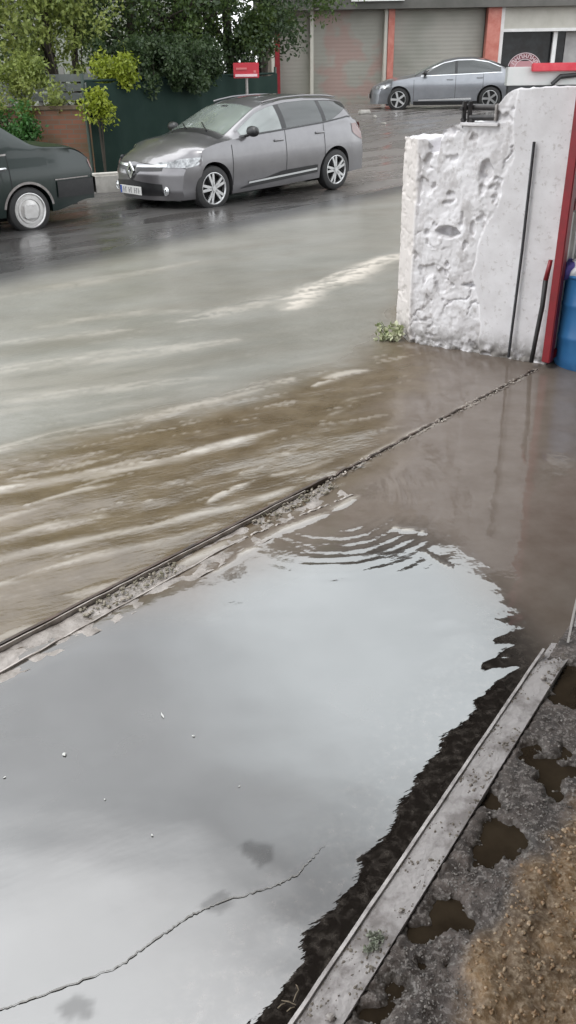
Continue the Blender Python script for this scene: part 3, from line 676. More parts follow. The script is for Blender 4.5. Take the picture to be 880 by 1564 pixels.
q = AtY(178, 100, 17.3); shrub('bright yellow green shrub growing over the end of the green fence', q.x, 17.3, AtY(178,125,17.3).z, AtY(178,88,17.3).z, .30, L_yel, 41)
q = AtY(150, 160, 16.5); shrub('small yellow green shrub low against the fence end', q.x, 16.5, AtY(150,182,16.5).z, AtY(150,140,16.5).z, .16, L_yel, 43, ncl=10)
q = AtY(12, 180, 16.4); shrub('deep green shrub behind the roof of the dark saloon', q.x, 16.4, AtY(12,215,16.4).z, AtY(12,165,16.4).z, .45, leaf_mat('deep_leaves', (.02,.06,.015),(.035,.10,.02),(.05,.14,.03)), 45)
q = AtY(40, 130, 17.0); shrub('olive shrub hanging over the brick wall', q.x, 17.0, AtY(35,165,17).z, AtY(35,95,17).z, .55, L_light, 47, ncl=26)

q = AtY(230, 110, 18.4); shrub('dark ivy mass spilling over the left half of the green fence', q.x, 18.2, AtY(230,128,18.2).z, AtY(230,70,18.2).z, 1.0, L_dark, 51, ncl=60, per=120)
q = AtY(285, 110, 19.0); shrub('dark ivy mass spilling over the fence just left of the red sign', q.x, 19.2, AtY(310,122,19.2).z, AtY(310,60,19.2).z, .62, L_dark, 53, ncl=55, per=120)
q = AtY(395, 80, 21.6); shrub('loose green branches hanging between red sign and red post', q.x, 21.0, AtY(395,90,21.0).z, AtY(395,20,21.0).z, .45, L_mid, 55, ncl=26, per=100)
q = AtY(95, 90, 18.0); shrub('olive green hanging foliage between the thin trunks over the railing', q.x, 18.4, AtY(95,115,18.4).z, AtY(95,10,18.4).z, 1.1, L_light, 57, ncl=12, per=60)
# ------------------------------------------------------------------ the broken gate pier
PB, PC = G(622, 526), G(832, 560); PA = G(604, 508)
d1 = Vector((PC-PB)[:2]).normalized(); nb = Vector((-d1.y, d1.x))       # away from camera
A2 = Vector(PA[:2]); B2 = Vector(PB[:2]); C2 = Vector(PC[:2]); TH = .34
D2 = C2 + nb*TH; E2 = A2 + nb*.24 + d1*.06
foot = [E2, A2, B2, C2, D2]
Ls = [(foot[i+1]-foot[i]).length for i in range(4)]; cum = [0]
for l in Ls: cum.append(cum[-1]+l)
def foot_at(s):
    for i in range(4):
        if s <= cum[i+1] or i == 3: t = (s-cum[i])/Ls[i]; return foot[i].lerp(foot[i+1], t), i
yfront = (B2.y+C2.y)/2
def s_of(px, py):                 # where the sight line of that photo point crosses the front face
    r = ray(px, py); O = Vector((0,0)); rd = Vector((r.x, r.y)); nrm = nb; t = (B2-O).dot(nrm)/rd.dot(nrm); P_ = rd*t; s = (P_-B2).dot(d1); z = CAM_H + r.z*t
    return cum[2]+s, z
prof = [s_of(*q) for q in ((640,212),(654,213),(657,234),(669,236),(674,200),(690,192),(735,188),(752,178),(762,158),(775,142),(785,137),(840,134),(886,133))]
ps = [cum[1]-.02]+[a for a, _ in prof]; pz_ = [prof[0][1]-.01]+[b_ for _, b_ in prof]
ps = [0.0]+ps+[cum[3]+.001, cum[4]]; pz_ = [pz_[0]-.03]+pz_+[pz_[-1], pz_[-1]]
order = np.argsort(ps); ps = np.array(ps)[order]; pz_ = np.array(pz_)[order]
sval = np.concatenate([np.linspace(cum[0], cum[1], 22)[:-1], np.linspace(cum[1], cum[2], 26)[:-1], np.linspace(cum[2], cum[3], 150)[:-1], np.linspace(cum[3], cum[4], 20)])
NZ = 215
rb = [s_of(*q) for q in ((790,150),(782,190),(783,240),(765,285),(757,325),(742,345),(730,375),(722,415),(728,450),(733,490),(730,540))]
rz_ = np.array([b_ for _, b_ in rb])[::-1]; rs_ = np.array([a for a, _ in rb])[::-1]
SS, TT = np.meshgrid(sval, np.linspace(0, 1, NZ), indexing='ij')
topz = np.interp(SS, ps, pz_); zmax_ = pz_.max(); ZZ = np.minimum(-.06 + TT*(zmax_+.0601), topz)
edge = np.interp(ZZ, rz_, rs_) + .03*(fbm(SS*12, ZZ*12, 101, 3)-.5)
roughm = sstep(.008, -.008, SS-edge)
p1_ = fbm(SS*4.2, ZZ*3.6, 103, 5, .58)*11; plates = (np.floor(p1_) + sstep(.72, 1.0, p1_-np.floor(p1_)))/11
core = .038*(plates-.60) + .0065*(fbm(SS*18, ZZ*26, 107, 4, .65)-.5) - .020*sstep(.04, .0, np.abs(fbm(SS*6, ZZ*9, 143, 4)-.5))*sstep(.45,.6,fbm(SS*3, ZZ*3, 145))
core = core - .020*sstep(.64, .70, fbm(SS*8, ZZ*8, 111, 4))
ledge = .012*np.round(4*fbm(SS*4, ZZ*4, 117, 2))/4
def dent(px, py, rx, rz, dep):
    s0, z0 = s_of(px, py); return -dep*sstep(1.15, .7, np.hypot((SS-s0)/rx, (ZZ-z0)/rz)+.5*(fbm(SS*30, ZZ*30, px, 3)-.5))
core = core + ledge*.8 + dent(682,355,.085,.04,.09) + dent(742,262,.045,.075,.04) + dent(735,405,.022,.10,.03) + dent(718,437,.06,.014,.04) + dent(722,350,.02,.05,.02) + dent(662,222,.035,.06,.10) + dent(685,200,.05,.03,.04)
smooth_ = .0035*(fbm(SS*4, ZZ*4, 121, 3)-.5)
foot_er = -.035*sstep(.13, .0, ZZ)*fbm(SS*22, ZZ*22, 131, 3)*1.6
lip = .010*np.exp(-((SS-edge)/.012)**2)
disp = np.where(roughm > .02, roughm*core + (1-roughm)*smooth_, smooth_) + foot_er + lip*.0 - .012*roughm
disp = np.where(SS > cum[3], smooth_, disp); disp = disp*(1-.65*sstep(cum[2]+.03, cum[2]-.03, SS))
PX = np.zeros(SS.shape+(3,))
for i, s in enumerate(sval):
    q, k = foot_at(s)
    def nrm_of(k): e = foot[k+1]-foot[k]; e.normalize(); return Vector((e.y, -e.x))
    n_ = nrm_of(k)
    for kk in range(3):
        dd = s - cum[kk+1]
        if abs(dd) < .04: n_ = (nrm_of(kk)*(.5-dd/.08) + nrm_of(kk+1)*(.5+dd/.08)).normalized()
    PX[i,:,0] = q.x + n_.x*disp[i]; PX[i,:,1] = q.y + n_.y*disp[i]; PX[i,:,2] = ZZ[i]
PX[:,:,2] += np.where(ZZ > topz-.004, .014*(fbm(SS*25, SS*3, 5, 3)-.5)*(roughm), 0)
pier = MB().grid(PX)
# top and back: fan to a back outline
back = []
for i, s in enumerate(sval):
    q, k = foot_at(s); back.append((i, q))
tops = [Vector(PX[i,-1]) for i in range(len(sval))]
bb = []
for i, s in enumerate(sval):
    q, k = foot_at(s); t = max(0, min(1, (Vector(q)-E2).dot(d1)/((D2-E2).dot(d1)))); b_ = E2.lerp(D2, t); bb.append((b_.x, b_.y, tops[i].z))
rows = np.array([[tuple(tops[i].lerp(Vector(bb[i]), k/6) + Vector((0,0,(.02*(float(vnoise(i*.23, k*1.3, 9))-.5)) if 0<k<6 else 0))) for k in range(7)] for i in range(len(sval))])
pier.grid(rows)
pier.grid(np.array([[bb[i], (bb[i][0], bb[i][1], -.06)] for i in range(len(sval))]))
m_pier, nt, p = nodes_for('chipped_whitewash')
n1 = noise(nt, 5, 7, rough=.6); n2 = noise(nt, 30, 5, rough=.65); tc = nt.nodes.new('ShaderNodeTexCoord'); sp = nt.nodes.new('ShaderNodeSeparateXYZ'); nt.links.new(tc.outputs['Object'], sp.inputs[0])
c = mixc(nt, ramp(nt, n1, (.38,0.),(.62,1.)), (.72,.71,.73), (.63,.615,.63)); sm_ = nt.nodes.new('ShaderNodeMath'); sm_.operation = 'MULTIPLY'; nt.links.new(attr(nt, 'chipped'), sm_.inputs[0]); nt.links.new(ramp(nt, noise(nt, 10, 6, stretch=(1,1,.7)), (.54,0.),(.60,.6)), sm_.inputs[1]); c = mixc(nt, sm_.outputs[0], c, (.43,.41,.41)); c = mixc(nt, attr(nt, 'cream'), c, (.56,.525,.505)); c = mixc(nt, ramp(nt, n2, (.57,0.),(.68,.6)), c, (.40,.37,.36))
low = nt.nodes.new('ShaderNodeMapRange'); low.inputs[1].default_value = .22; low.inputs[2].default_value = -.02; nt.links.new(sp.outputs[2], low.inputs[0])
ml = nt.nodes.new('ShaderNodeMath'); ml.operation = 'MULTIPLY'; nt.links.new(low.outputs[0], ml.inputs[0]); nt.links.new(ramp(nt, noise(nt, 14, 5), (.4,0.),(.55,1.)), ml.inputs[1])
c = mixc(nt, ml.outputs[0], c, (.13,.115,.095)); nt.links.new(c, p.inputs['Base Color']); p.inputs['Roughness'].default_value = .8
nt.links.new(bump(nt, n2, .35, .006), p.inputs['Normal'])
pier_o = pier.build('wall', m_pier, smooth=True)
cr_ = pier_o.data.attributes.new('cream', 'FLOAT', 'POINT'); nn_ = len(sval)*NZ; cv_ = np.zeros(len(pier_o.data.vertices)); cv_[:nn_] = sstep(cum[2]+.03, cum[2]-.05, SS + .05*(fbm(SS*9, ZZ*5, 149)-.5)).ravel(); cr_.data.foreach_set('value', cv_.astype(np.float32)); cr2_ = pier_o.data.attributes.new('chipped', 'FLOAT', 'POINT'); cv_[:nn_] = roughm.ravel(); cr2_.data.foreach_set('value', cv_.astype(np.float32))
tag(pier_o, 'broken whitewashed wall end with chipped plaster and stepped top, standing in the water', 'wall')

def on_pier(px, py, off=.03):
    s, z = s_of(px, py); q = B2 + d1*(s-cum[2]) - nb*off; return Vector((q.x, q.y, z))
# thin dark rod leaning on the wall
tag(MB().tube([on_pier(818,216,.025), on_pier(800,380,.03), on_pier(780,543,.045)], [.0095,.0095,.0095], 10).build('metal_rod', mk_mat('dark_rod', (.035,.036,.04), .5, metal=.4, var=(.06,.06,.065), vscale=15)), 'thin dark metal rod leaning against the white wall', 'rod')
# second rod by the gate, red at its top
rod2 = thing('hose', 'black flexible hose with a red top beside the red gate post', 'hose', (0,0,0))
MB().tube([on_pier(838,425,.06), on_pier(833,465,.065), on_pier(824,510,.07), on_pier(818,548,.09)], [.017,.016,.015,.015], 10).build('sleeve', M_dark, rod2, smooth=True)
MB().tube([on_pier(845,395,.05), on_pier(838,425,.06)], [.014,.0172], 10).build('red_end', M_red, rod2, smooth=True)
# gate guide bracket on top of the wall
br_ = thing('gate_bracket', 'dark bolted metal guide bracket on top of the broken wall', 'bracket', (0,0,0))
def bar(name, p0, p1, r, mat=None): return MB().tube([p0, p1], r, 10).build(name, mat or M_steel, br_, smooth=True, angle=40)
M_dk = mk_mat('dark_steel', (.02,.02,.022), .5, metal=.2, var=(.05,.045,.045), vscale=20)
t0, t1 = on_pier(702,164,-.06), on_pier(758,165,-.06); bar('roller', t0, t1, .020, M_dk)
t2, t3 = on_pier(716,180,-.02), on_pier(757,180,-.02); bar('roller', t2, t3, .018, M_dk)
for q in (705, 714): MB().box(on_pier(q, 176, -.04), (.022,.05,.16), bev=.003).build('upright', M_dk, br_)
MB().box(on_pier(732,190,-.05), (.26,.12,.02), rz=math.atan2(d1.y,d1.x), bev=.003).build('base_plate', M_wallw, br_)
MB().box(on_pier(757,172,-.05), (.016,.10,.10), rz=math.atan2(d1.y,d1.x), bev=.003).build('end_plate', M_steel, br_)
for q in ((706,183),(719,184),(704,166)): MB().tube([on_pier(*q,.0), on_pier(*q,-.05)], .013, 6).build('bolt', M_dk, br_)

# sliding gate parked right of the pier, along the line of its track
gd = (Vector(TR_B[:2]) - Vector(TR_A[:2])).normalized(); gn = Vector((-gd.y, gd.x))
g0 = Vector(G(829, 566)[:2]) + gd*.02
gate = thing('sliding_gate', 'red framed metal gate with white lower panel, open beside the blue barrel', 'gate', (g0.x, g0.y, .0), math.atan2(gd.y, gd.x))
GH = 2.05
for x in (.0, 1.5, 3.0): MB().box((x+.03, 0, .05+GH/2), (.06, .06, GH), bev=.006).build('upright', M_red, gate)
for z in (.08, 1.05, GH): MB().box((1.54, 0, z+.02), (2.92, .05, .06), bev=.004).build('crossbar', M_red, gate)
MB().box((1.54, .01, 1.58), (2.9, .012, .95)).build('upper_panel', M_red, gate)
P = []
for i in range(200):
    x = .09 + 2.86*i/199; P.append([(x, .01*(1 if (i//3) % 2 else -1), .12), (x, .01*(1 if (i//3) % 2 else -1), 1.03)])
MB().grid(np.array(P)).build('lower_panel', M_white, gate)
MB().tube([(.30,-.03,.45),(.31,-.03,1.0)], .007, 6).build('wire', M_steel, gate)

# blue barrel
bq = Vector(G(897, 556)[:2]); 
brl = thing('barrel', 'blue plastic barrel at the right edge beside the red gate', 'barrel', (bq.x, bq.y, .0))
M_blue = mk_mat('blue_plastic', (.022,.11,.27), .38, var=(.035,.15,.33), vscale=5, bump=.03, bscale=6)
R0 = .245; prof_ = [(0,0),(R0*.9,0),(R0*.96,.03),(R0,.08),(R0,.2),(R0*1.03,.215),(R0*1.03,.235),(R0,.25),(R0,.42),(R0*1.03,.435),(R0*1.03,.455),(R0,.47),(R0*.97,.58),(R0*.99,.60),(R0*.99,.625),(R0*.94,.625),(R0*.92,.56),(R0*.88,.1),(0,.09)]
MB().lathe(prof_, 48, Matrix.Rotation(math.pi/2, 4, 'X') @ Matrix.Scale(-1, 4, (0,0,1)) if False else Matrix(((1,0,0,0),(0,0,1,0),(0,1,0,0),(0,0,0,1)))).build('shell', M_blue, brl, smooth=True, angle=50)
b = MB().tube([(R0*1.0*math.cos(a), R0*1.0*math.sin(a), .628) for a in np.linspace(0, 2*math.pi, 41)], .012, 6, False); b.build('rim', M_blue, brl, smooth=True)
# crumpled white bag and blue cloth on the barrel
def crumple(name, c, r, mat, seed, sq=(1,1,1)):
    bm = bmesh.new(); bmesh.ops.create_icosphere(bm, subdivisions=4, radius=1)
    for v in bm.verts:
        n = v.co.normalized(); k = .72 + .55*float(fbm(np.array(n.x*2.2+5), np.array(n.y*2.2+n.z*1.7+7), seed, 4)); v.co = Vector((n.x*k*r*sq[0], n.y*k*r*sq[1], n.z*k*r*sq[2]))
    b = MB(); bm.verts.index_update(); b.add([v.co[:] for v in bm.verts], [[v.index for v in f.verts] for f in bm.faces]); bm.free(); o = b.build(name, mat, smooth=True); o.location = c; return o
tag(crumple('plastic_bag', (bq.x-.07, bq.y-.06, .66), .15, mk_mat('white_bag', (.66,.67,.69), .35, var=(.50,.51,.54), vscale=10, bump=.4, bscale=14), 5, (1.1,1,.75)), 'crumpled white plastic bag lying on top of the blue barrel', 'bag')
tag(crumple('cloth', (bq.x-.235, bq.y-.03, .66), .065, mk_mat('violet_blue_cloth', (.07,.06,.26), .7, var=(.12,.10,.34), vscale=12), 9, (1,1,1.0)), 'bunched violet blue cloth on the left rim of the barrel', 'cloth')

# pale weed at the left foot of the wall
wd = thing('weed', 'pale yellow green weed in the water at the foot of the broken wall', 'plant', (G(594,520).x, G(594,520).y, 0))
r = random.Random(9); cs = [((r.uniform(-.10,.10), r.uniform(-.05,.05), r.uniform(.01,.13)), .03) for _ in range(11)]
V, n_ = leaves(cs, 15, .045, 77, droop=-.1); leaf_obj('leaves', V, n_, mk_mat('pale_leaf', (.30,.34,.17), .5, var=(.52,.52,.38), vscale=16), wd)
b = MB()
for i in range(7): b.tube([(r.uniform(-.04,.04),0,0),(r.uniform(-.1,.1),r.uniform(-.04,.04),.14)], .003, 5)
b.build('stem', mk_mat('weed_stem', (.14,.19,.07), .6), wd)

# ------------------------------------------------------------------ gate track, steel edging strip
gt = thing('gate_track', 'long steel gate track crossing the flooded ground from the wall foot', 'gate track', (0,0,0))
def tr(px, py, z): q = G(px, py); return Vector((q.x, q.y, z))
ta, tb, tc2 = Vector(TR_A[:2]), Vector(G(500,735)[:2]), Vector(TR_B[:2]); tdir = gd
def lbar(name, p0, p1, w, h, z, mat, parent, wobble=.0, seg=60):
    P = []; d = (p1-p0).normalized(); n = Vector((-d.y, d.x))
    for i in range(seg+1):
        t = i/seg; q = p0.lerp(p1, t); jz = wobble*(float(vnoise(t*seg*.37, 3, 4))-.5); jx = wobble*(float(vnoise(t*seg*.31, 8, 6))-.5)
        P.append([tuple((q - n*w/2 + n*jx).to_3d() + Vector((0,0,z-h))), tuple((q - n*w/2 + n*jx).to_3d() + Vector((0,0,z+jz))), tuple((q + n*w/2 + n*jx).to_3d() + Vector((0,0,z+jz))), tuple((q + n*w/2 + n*jx).to_3d() + Vector((0,0,z-h)))])
    return MB().grid(np.array(P)).build(name, mat, parent)
M_rail_d = mk_mat('rusty_rail', (.035,.027,.022), .5, metal=.3, var=(.09,.06,.045), vscale=12)
M_rail_l = mk_mat('worn_rail_edge', (.42,.38,.35), .4, metal=.3, var=(.20,.17,.15), vscale=16)
M_bed = mk_mat('track_bed', (.20,.175,.155), .5, var=(.36,.325,.30), vscale=14, bump=.5, bscale=30)
t_start = ta - tdir*2.2
tn = Vector((tdir.y, -tdir.x))     # toward the camera
lbar('rail', t_start, tb, .014, .03, .028, M_rail_d, gt, .003, 120)
lbar('rail', tb, tc2, .013, .03, .0145, M_rail_d, gt, .012, 160)
lbar('rail_lip', t_start + tn*.014, tb.lerp(ta, .1) + tn*.014, .006, .03, .024, M_rail_l, gt, .004, 160)
o2a = Vector(G(0,1030)[:2]); o2b = Vector(G(372,824)[:2]); o2d = (o2b-o2a).normalized()
lbar('outer_edge', o2a - o2d*2.2, o2b, .007, .03, .0105, M_rail_l, gt, .006, 160)
lbar('outer_edge', o2b, Vector(G(540,757)[:2]), .010, .03, .0075, M_rail_l, gt, .010, 90)
# concrete bed between the two edges, half awash
P = []
for i in range(241):
    t = i/240; a = (t_start + tn*.02).lerp(tb + tn*.02, t); b_ = (o2a - o2d*2.0).lerp(Vector(G(535,760)[:2]), t)
    P.append([(*(a.lerp(b_, j/16)), .0035 + .009*(float(fbm(t*70, j*.35, 33, 3))-.5)*2*(.30+.70*float(sstep(.45,.62,t)))) for j in range(17)])
MB().grid(np.array(P)).build('track_bed', M_bed, gt, smooth=True)
# debris caught on the track
r = random.Random(5)
def track_area(rr):
    t = rr.choice([rr.uniform(.62,.74), rr.uniform(.86,1.0)]); a = t_start.lerp(tb, t) + tn*rr.uniform(.01,.10); return (a.x, a.y)
tag(scatter_stones('debris', 420, track_area, mk_mat('track_debris', (.10,.09,.05), .6, var=(.30,.26,.22), vscale=30), .003, .011, lambda x, y: .012, 14), 'small leaves and grit caught along the gate track', 'debris', kind='stuff')
def line_area(rr):
    t = rr.random(); a = tb.lerp(tc2, t) + tn*rr.uniform(-.02,.03); return (a.x, a.y)
tag(scatter_stones('foam_crumbs', 520, line_area, mk_mat('pale_debris', (.50,.45,.40), .6, var=(.16,.13,.11), vscale=30), .003, .008, lambda x, y: .010, 15), 'pale crumbs and froth strung along the sunken part of the track', 'debris', kind='stuff')

# steel strip: flat with a raised lip on the water side
es = thing('edging_strip', 'straight pale steel edging strip between the clear water and rough concrete', 'steel strip', (0,0,0))
la, lb = Vector(G(452,1568)[:2]), Vector(G(842,984)[:2]); ra, rbb = Vector(G(536,1568)[:2]), Vector(G(884,986)[:2])
ed = (lb-la).normalized(); la2 = la - ed*1.2; ra2 = ra - ed*1.2
M_strip = mk_mat('zinc_strip', (.43,.40,.39), .38, metal=.25, rampsharp=(.47,.60), var=(.25,.225,.215), vscale=11, vdetail=7, bump=.12, bscale=70, rvar=.2)
P = []
for i in range(161):
    t = i/160; a = la2.lerp(lb, t); b_ = ra2.lerp(rbb, t); row = []
    for j in range(13):
        k = j/12; q = a.lerp(b_, k); row.append((q.x, q.y, .0375 + .0016*float(fbm(t*24, k*4, 51, 3)) - .032*float(sstep(.93, 1.0, t + .02*float(fbm(k*6, t*30, 3))))))
    row = [(a.x, a.y, -.03)] + row + [(b_.x, b_.y, -.01)]; P.append(row)
MB().grid(np.array(P)).build('plate', M_strip, es, smooth=True, angle=35)
lbar('lip', la2 + Vector((ed.y,-ed.x))*.002, lb - ed*.10 + Vector((ed.y,-ed.x))*.002, .009, .03, .0455, mk_mat('bright_lip', (.62,.58,.56), .35, metal=.3, var=(.34,.31,.30), vscale=20), es, .0015, 160)
es2 = thing('edging_strip', 'short far piece of steel edging at the right edge of the photo', 'steel strip', (0,0,0))
u0, u1 = Vector(G(866,990)[:2]), Vector(G(893,860)[:2]); ud = (u1-u0).normalized(); un = Vector((ud.y,-ud.x))
lbar('plate', u0 + un*.03, u1 + un*.03 + ud*.8, .07, .03, .016, M_strip, es2, .002, 60); lbar('lip', u0, u1+ud*.8, .008, .03, .024, mk_mat('edge_lip', (.48,.45,.43), .35, metal=.3), es2, .0015, 60)
# dirt lying on the strip
def on_strip(rr):
    t = rr.uniform(.30, 1.0); k = rr.random()**1.6; k = k if rr.random() < .7 else 1-k*.3; q = la2.lerp(lb, t).lerp(ra2.lerp(rbb, t), .06+.9*k); return (q.x, q.y) if float(fbm(q.x*16, q.y*16, 61, 3)) > .50 else None
tag(scatter_stones('dirt', 620, on_strip, mk_mat('dirt_crumbs', (.11,.09,.075), .6, var=(.24,.21,.17), vscale=60), .0014, .0055, lambda x, y: .0385, 24), 'dark wet dirt crumbs lying on the steel edging strip', 'dirt', kind='stuff')
M_peb = mk_mat('pebble', (.36,.33,.31), .4, var=(.26,.23,.21), vscale=30)
def pebble(px, py, r, label, seed):
    q = G(px, py, .045); o = crumple('pebble', (q.x, q.y, .0385 + r*.5), r, M_peb, seed, (1,.85,.7)); tag(o, label, 'pebble')
pebble(830, 1035, .0105, 'largest grey pebble on the far end of the steel strip', 3); pebble(505, 1553, .010, 'grey pebble lying on the near end of the steel strip', 4); pebble(612, 1390, .006, 'small pebble halfway along the steel strip', 6)
# moss tuft on the strip
q = G(570, 1440, .04); ms = thing('moss', 'small pale green moss patch on the steel strip', 'moss', (q.x, q.y, .040))
r = random.Random(2); V, n_ = leaves([((r.uniform(-.022,.022), r.uniform(-.022,.022), .002), .008) for _ in range(22)], 16, .008, 3, droop=-.4); leaf_obj('tuft', V, n_, mk_mat('moss_green', (.26,.29,.21), .8, var=(.36,.37,.31), vscale=60), ms)
# twiggy scraps in the dark water beside the strip
b = MB(); r = random.Random(31)
for (x0, y0, x1, y1) in ((424,1540,436,1532), (430,1528,452,1535), (448,1530,456,1512), (438,1545,450,1538), (456,1512,452,1504)):
    a, c_ = G(x0, y0, .012), G(x1, y1, .012); b.tube([a, a.lerp(c_, .5)+Vector((0,0,.004)), c_], [.0010,.0016,.0009], 5)
tag(b.build('twig', mk_mat('pale_twig', (.20,.16,.11), .6)), 'pale broken twig in the dark water left of the steel strip', 'twig')
# floating scraps
M_scrap = mk_mat('pale_scrap', (.62,.62,.60), .6, var=(.5,.5,.48), vscale=30)
def scrap(px, py, r_, label, seed, group=None, sq=(1.0,.7,.22)):
    q = G(px, py); rr_ = random.Random(seed*7+1); b = MB(); n_ = 9
    ring_ = [(math.cos(6.283*k/n_)*sq[0]*r_*rr_.uniform(.35,1.3), math.sin(6.283*k/n_)*sq[1]*r_*rr_.uniform(.35,1.3), rr_.uniform(0,.5)*r_) for k in range(n_)]
    b.add([(0,0,.45*r_)] + ring_ + [(x_*.9, y_*.9, z_-.0012) for x_, y_, z_ in ring_] + [(0,0,.45*r_-.0012)], [(0,1+k,1+(k+1)%n_) for k in range(n_)] + [(1+k,1+n_+k,1+n_+(k+1)%n_,1+(k+1)%n_) for k in range(n_)] + [(2*n_+1,1+n_+(k+1)%n_,1+n_+k) for k in range(n_)])
    o = b.build('litter_scrap', M_scrap); o.location = (q.x, q.y, .0075); o.rotation_euler = (0,0,seed); tag(o, label, 'litter', group)
scrap(99, 1155, .0115, 'largest pale scrap of litter floating at the left of the clear puddle', 1)
scrap(249, 1096, .0085, 'thin curved pale scrap floating in the upper clear puddle', 2, None, (1.6,.45,.25))
for i, q in enumerate(((296,1127),(366,1204),(233,1279),(161,1224),(8,1190))): scrap(*q, .0045, 'tiny pale speck of litter floating on the clear puddle', 3+i, 'tiny specks floating on the puddle')

# ------------------------------------------------------------------ far counter and rail behind the wall
Yc = 24.0
q0, q1 = AtY(776, 106, Yc), AtY(960, 104, Yc); zl = AtY(800, 134, Yc).z
ct = thing('boundary_wall', 'low white wall with dark foot and red rail behind the broken wall', 'wall', (0,0,0))
MB().box(((q0.x+q1.x)/2, Yc+.12, (q0.z+.1+zl)/2), (q1.x-q0.x, .24, q0.z-.1+.1-zl), bev=.01).build('panel', mk_mat('pale_green_white', (.52,.55,.53), .6, var=(.60,.58,.58), vscale=1.5), ct)
MB().box(((q0.x+q1.x)/2, Yc+.12, zl/2+.1), (q1.x-q0.x-.1, .20, zl-.2+.16)).build('dark_foot', mk_mat('dark_foot', (.03,.032,.034), .6), ct)
r0, r1 = AtY(812, 103, Yc-.1), AtY(960, 101, Yc-.1); MB().box(((r0.x+r1.x)/2, Yc-.12, r0.z), (r1.x-r0.x, .12, .19), bev=.02).build('rail', mk_mat('bright_red_rail', (.50,.025,.045), .4, var=(.58,.07,.09), vscale=3), ct)
MB().tube([AtY(843,129,Yc-.08), AtY(856,117,Yc-.08), AtY(884,114,Yc-.08)], [.05,.06,.05], 8).build('brace', M_dark, ct)

# ------------------------------------------------------------------ canopy over the viewer (its eave is what the puddle mirrors)
ce = Vector((2.33-(-.41), 7.10-3.04)).normalized(); cn = Vector((ce.y, -ce.x)); c0 = Vector((-.41, 3.04)) - ce*5.5 + cn*.17; c1 = Vector((2.36, 7.14)) + cn*.10
can = thing('canopy', 'wide sheet metal canopy sheltering the concrete apron in front of the shop', 'canopy', (0,0,0))
def slab(pa, pb, wid, z, th):
    q = [pa, pb, pb+cn*wid, pa+cn*wid]; return MB().add([(v.x, v.y, z) for v in q]+[(v.x, v.y, z+th) for v in q], [(3,2,1,0),(4,5,6,7),(0,1,5,4),(1,2,6,5),(2,3,7,6),(3,0,4,7)])
slab(c0, c1, 3.6, 3.25, .12).build('roof', mk_mat('canopy_sheet', (.075,.07,.066), .7, var=(.05,.046,.043), vscale=3), can)
MB().add([(x_, y_, z_) for z_ in (3.25, 3.37) for x_, y_ in ((c1.x, c1.y), (2.12, 9.2), (6.4, 9.2), (c1.x+cn.x*3.6, c1.y+cn.y*3.6))], [(3,2,1,0),(4,5,6,7),(0,1,5,4),(1,2,6,5),(2,3,7,6),(3,0,4,7)]).build('added_roof_end', mk_mat('added_roof_sheet', (.11,.095,.085), .7, var=(.08,.07,.062), vscale=3), can)  # unseen extension of the canopy, added so the water mirrors no sky there
b = MB(); N = 90; q = [c0.lerp(c1, i/N) for i in range(N+1)]
b.grid(np.array([[(v.x - cn.x*.012, v.y - cn.y*.012, 3.19 - .05*float(vnoise(i*.7, 2, 3))), (v.x - cn.x*.012, v.y - cn.y*.012, 3.40)] for i, v in enumerate(q)])); b.build('eave_flashing', mk_mat('eave_paint', (.10,.07,.06), .6), can)
for t in (.05, .45):
    v = c0.lerp(c1, t) + cn*3.3; MB().tube([(v.x, v.y, 0), (v.x, v.y, 3.25)], .05, 12).build('post', M_steel, can)
sh = thing('shop_building', 'rendered shop wall behind the canopy', 'building', (0,0,0))
v0, v1 = c0 + cn*3.6, c1 + cn*3.6; mid = (v0+v1)/2 + cn*1.5
MB().box((mid.x, mid.y, 2.1), ((v1-v0).length, 3.0, 4.2), rz=math.atan2(ce.y, ce.x)).build('wall', M_cream, sh)
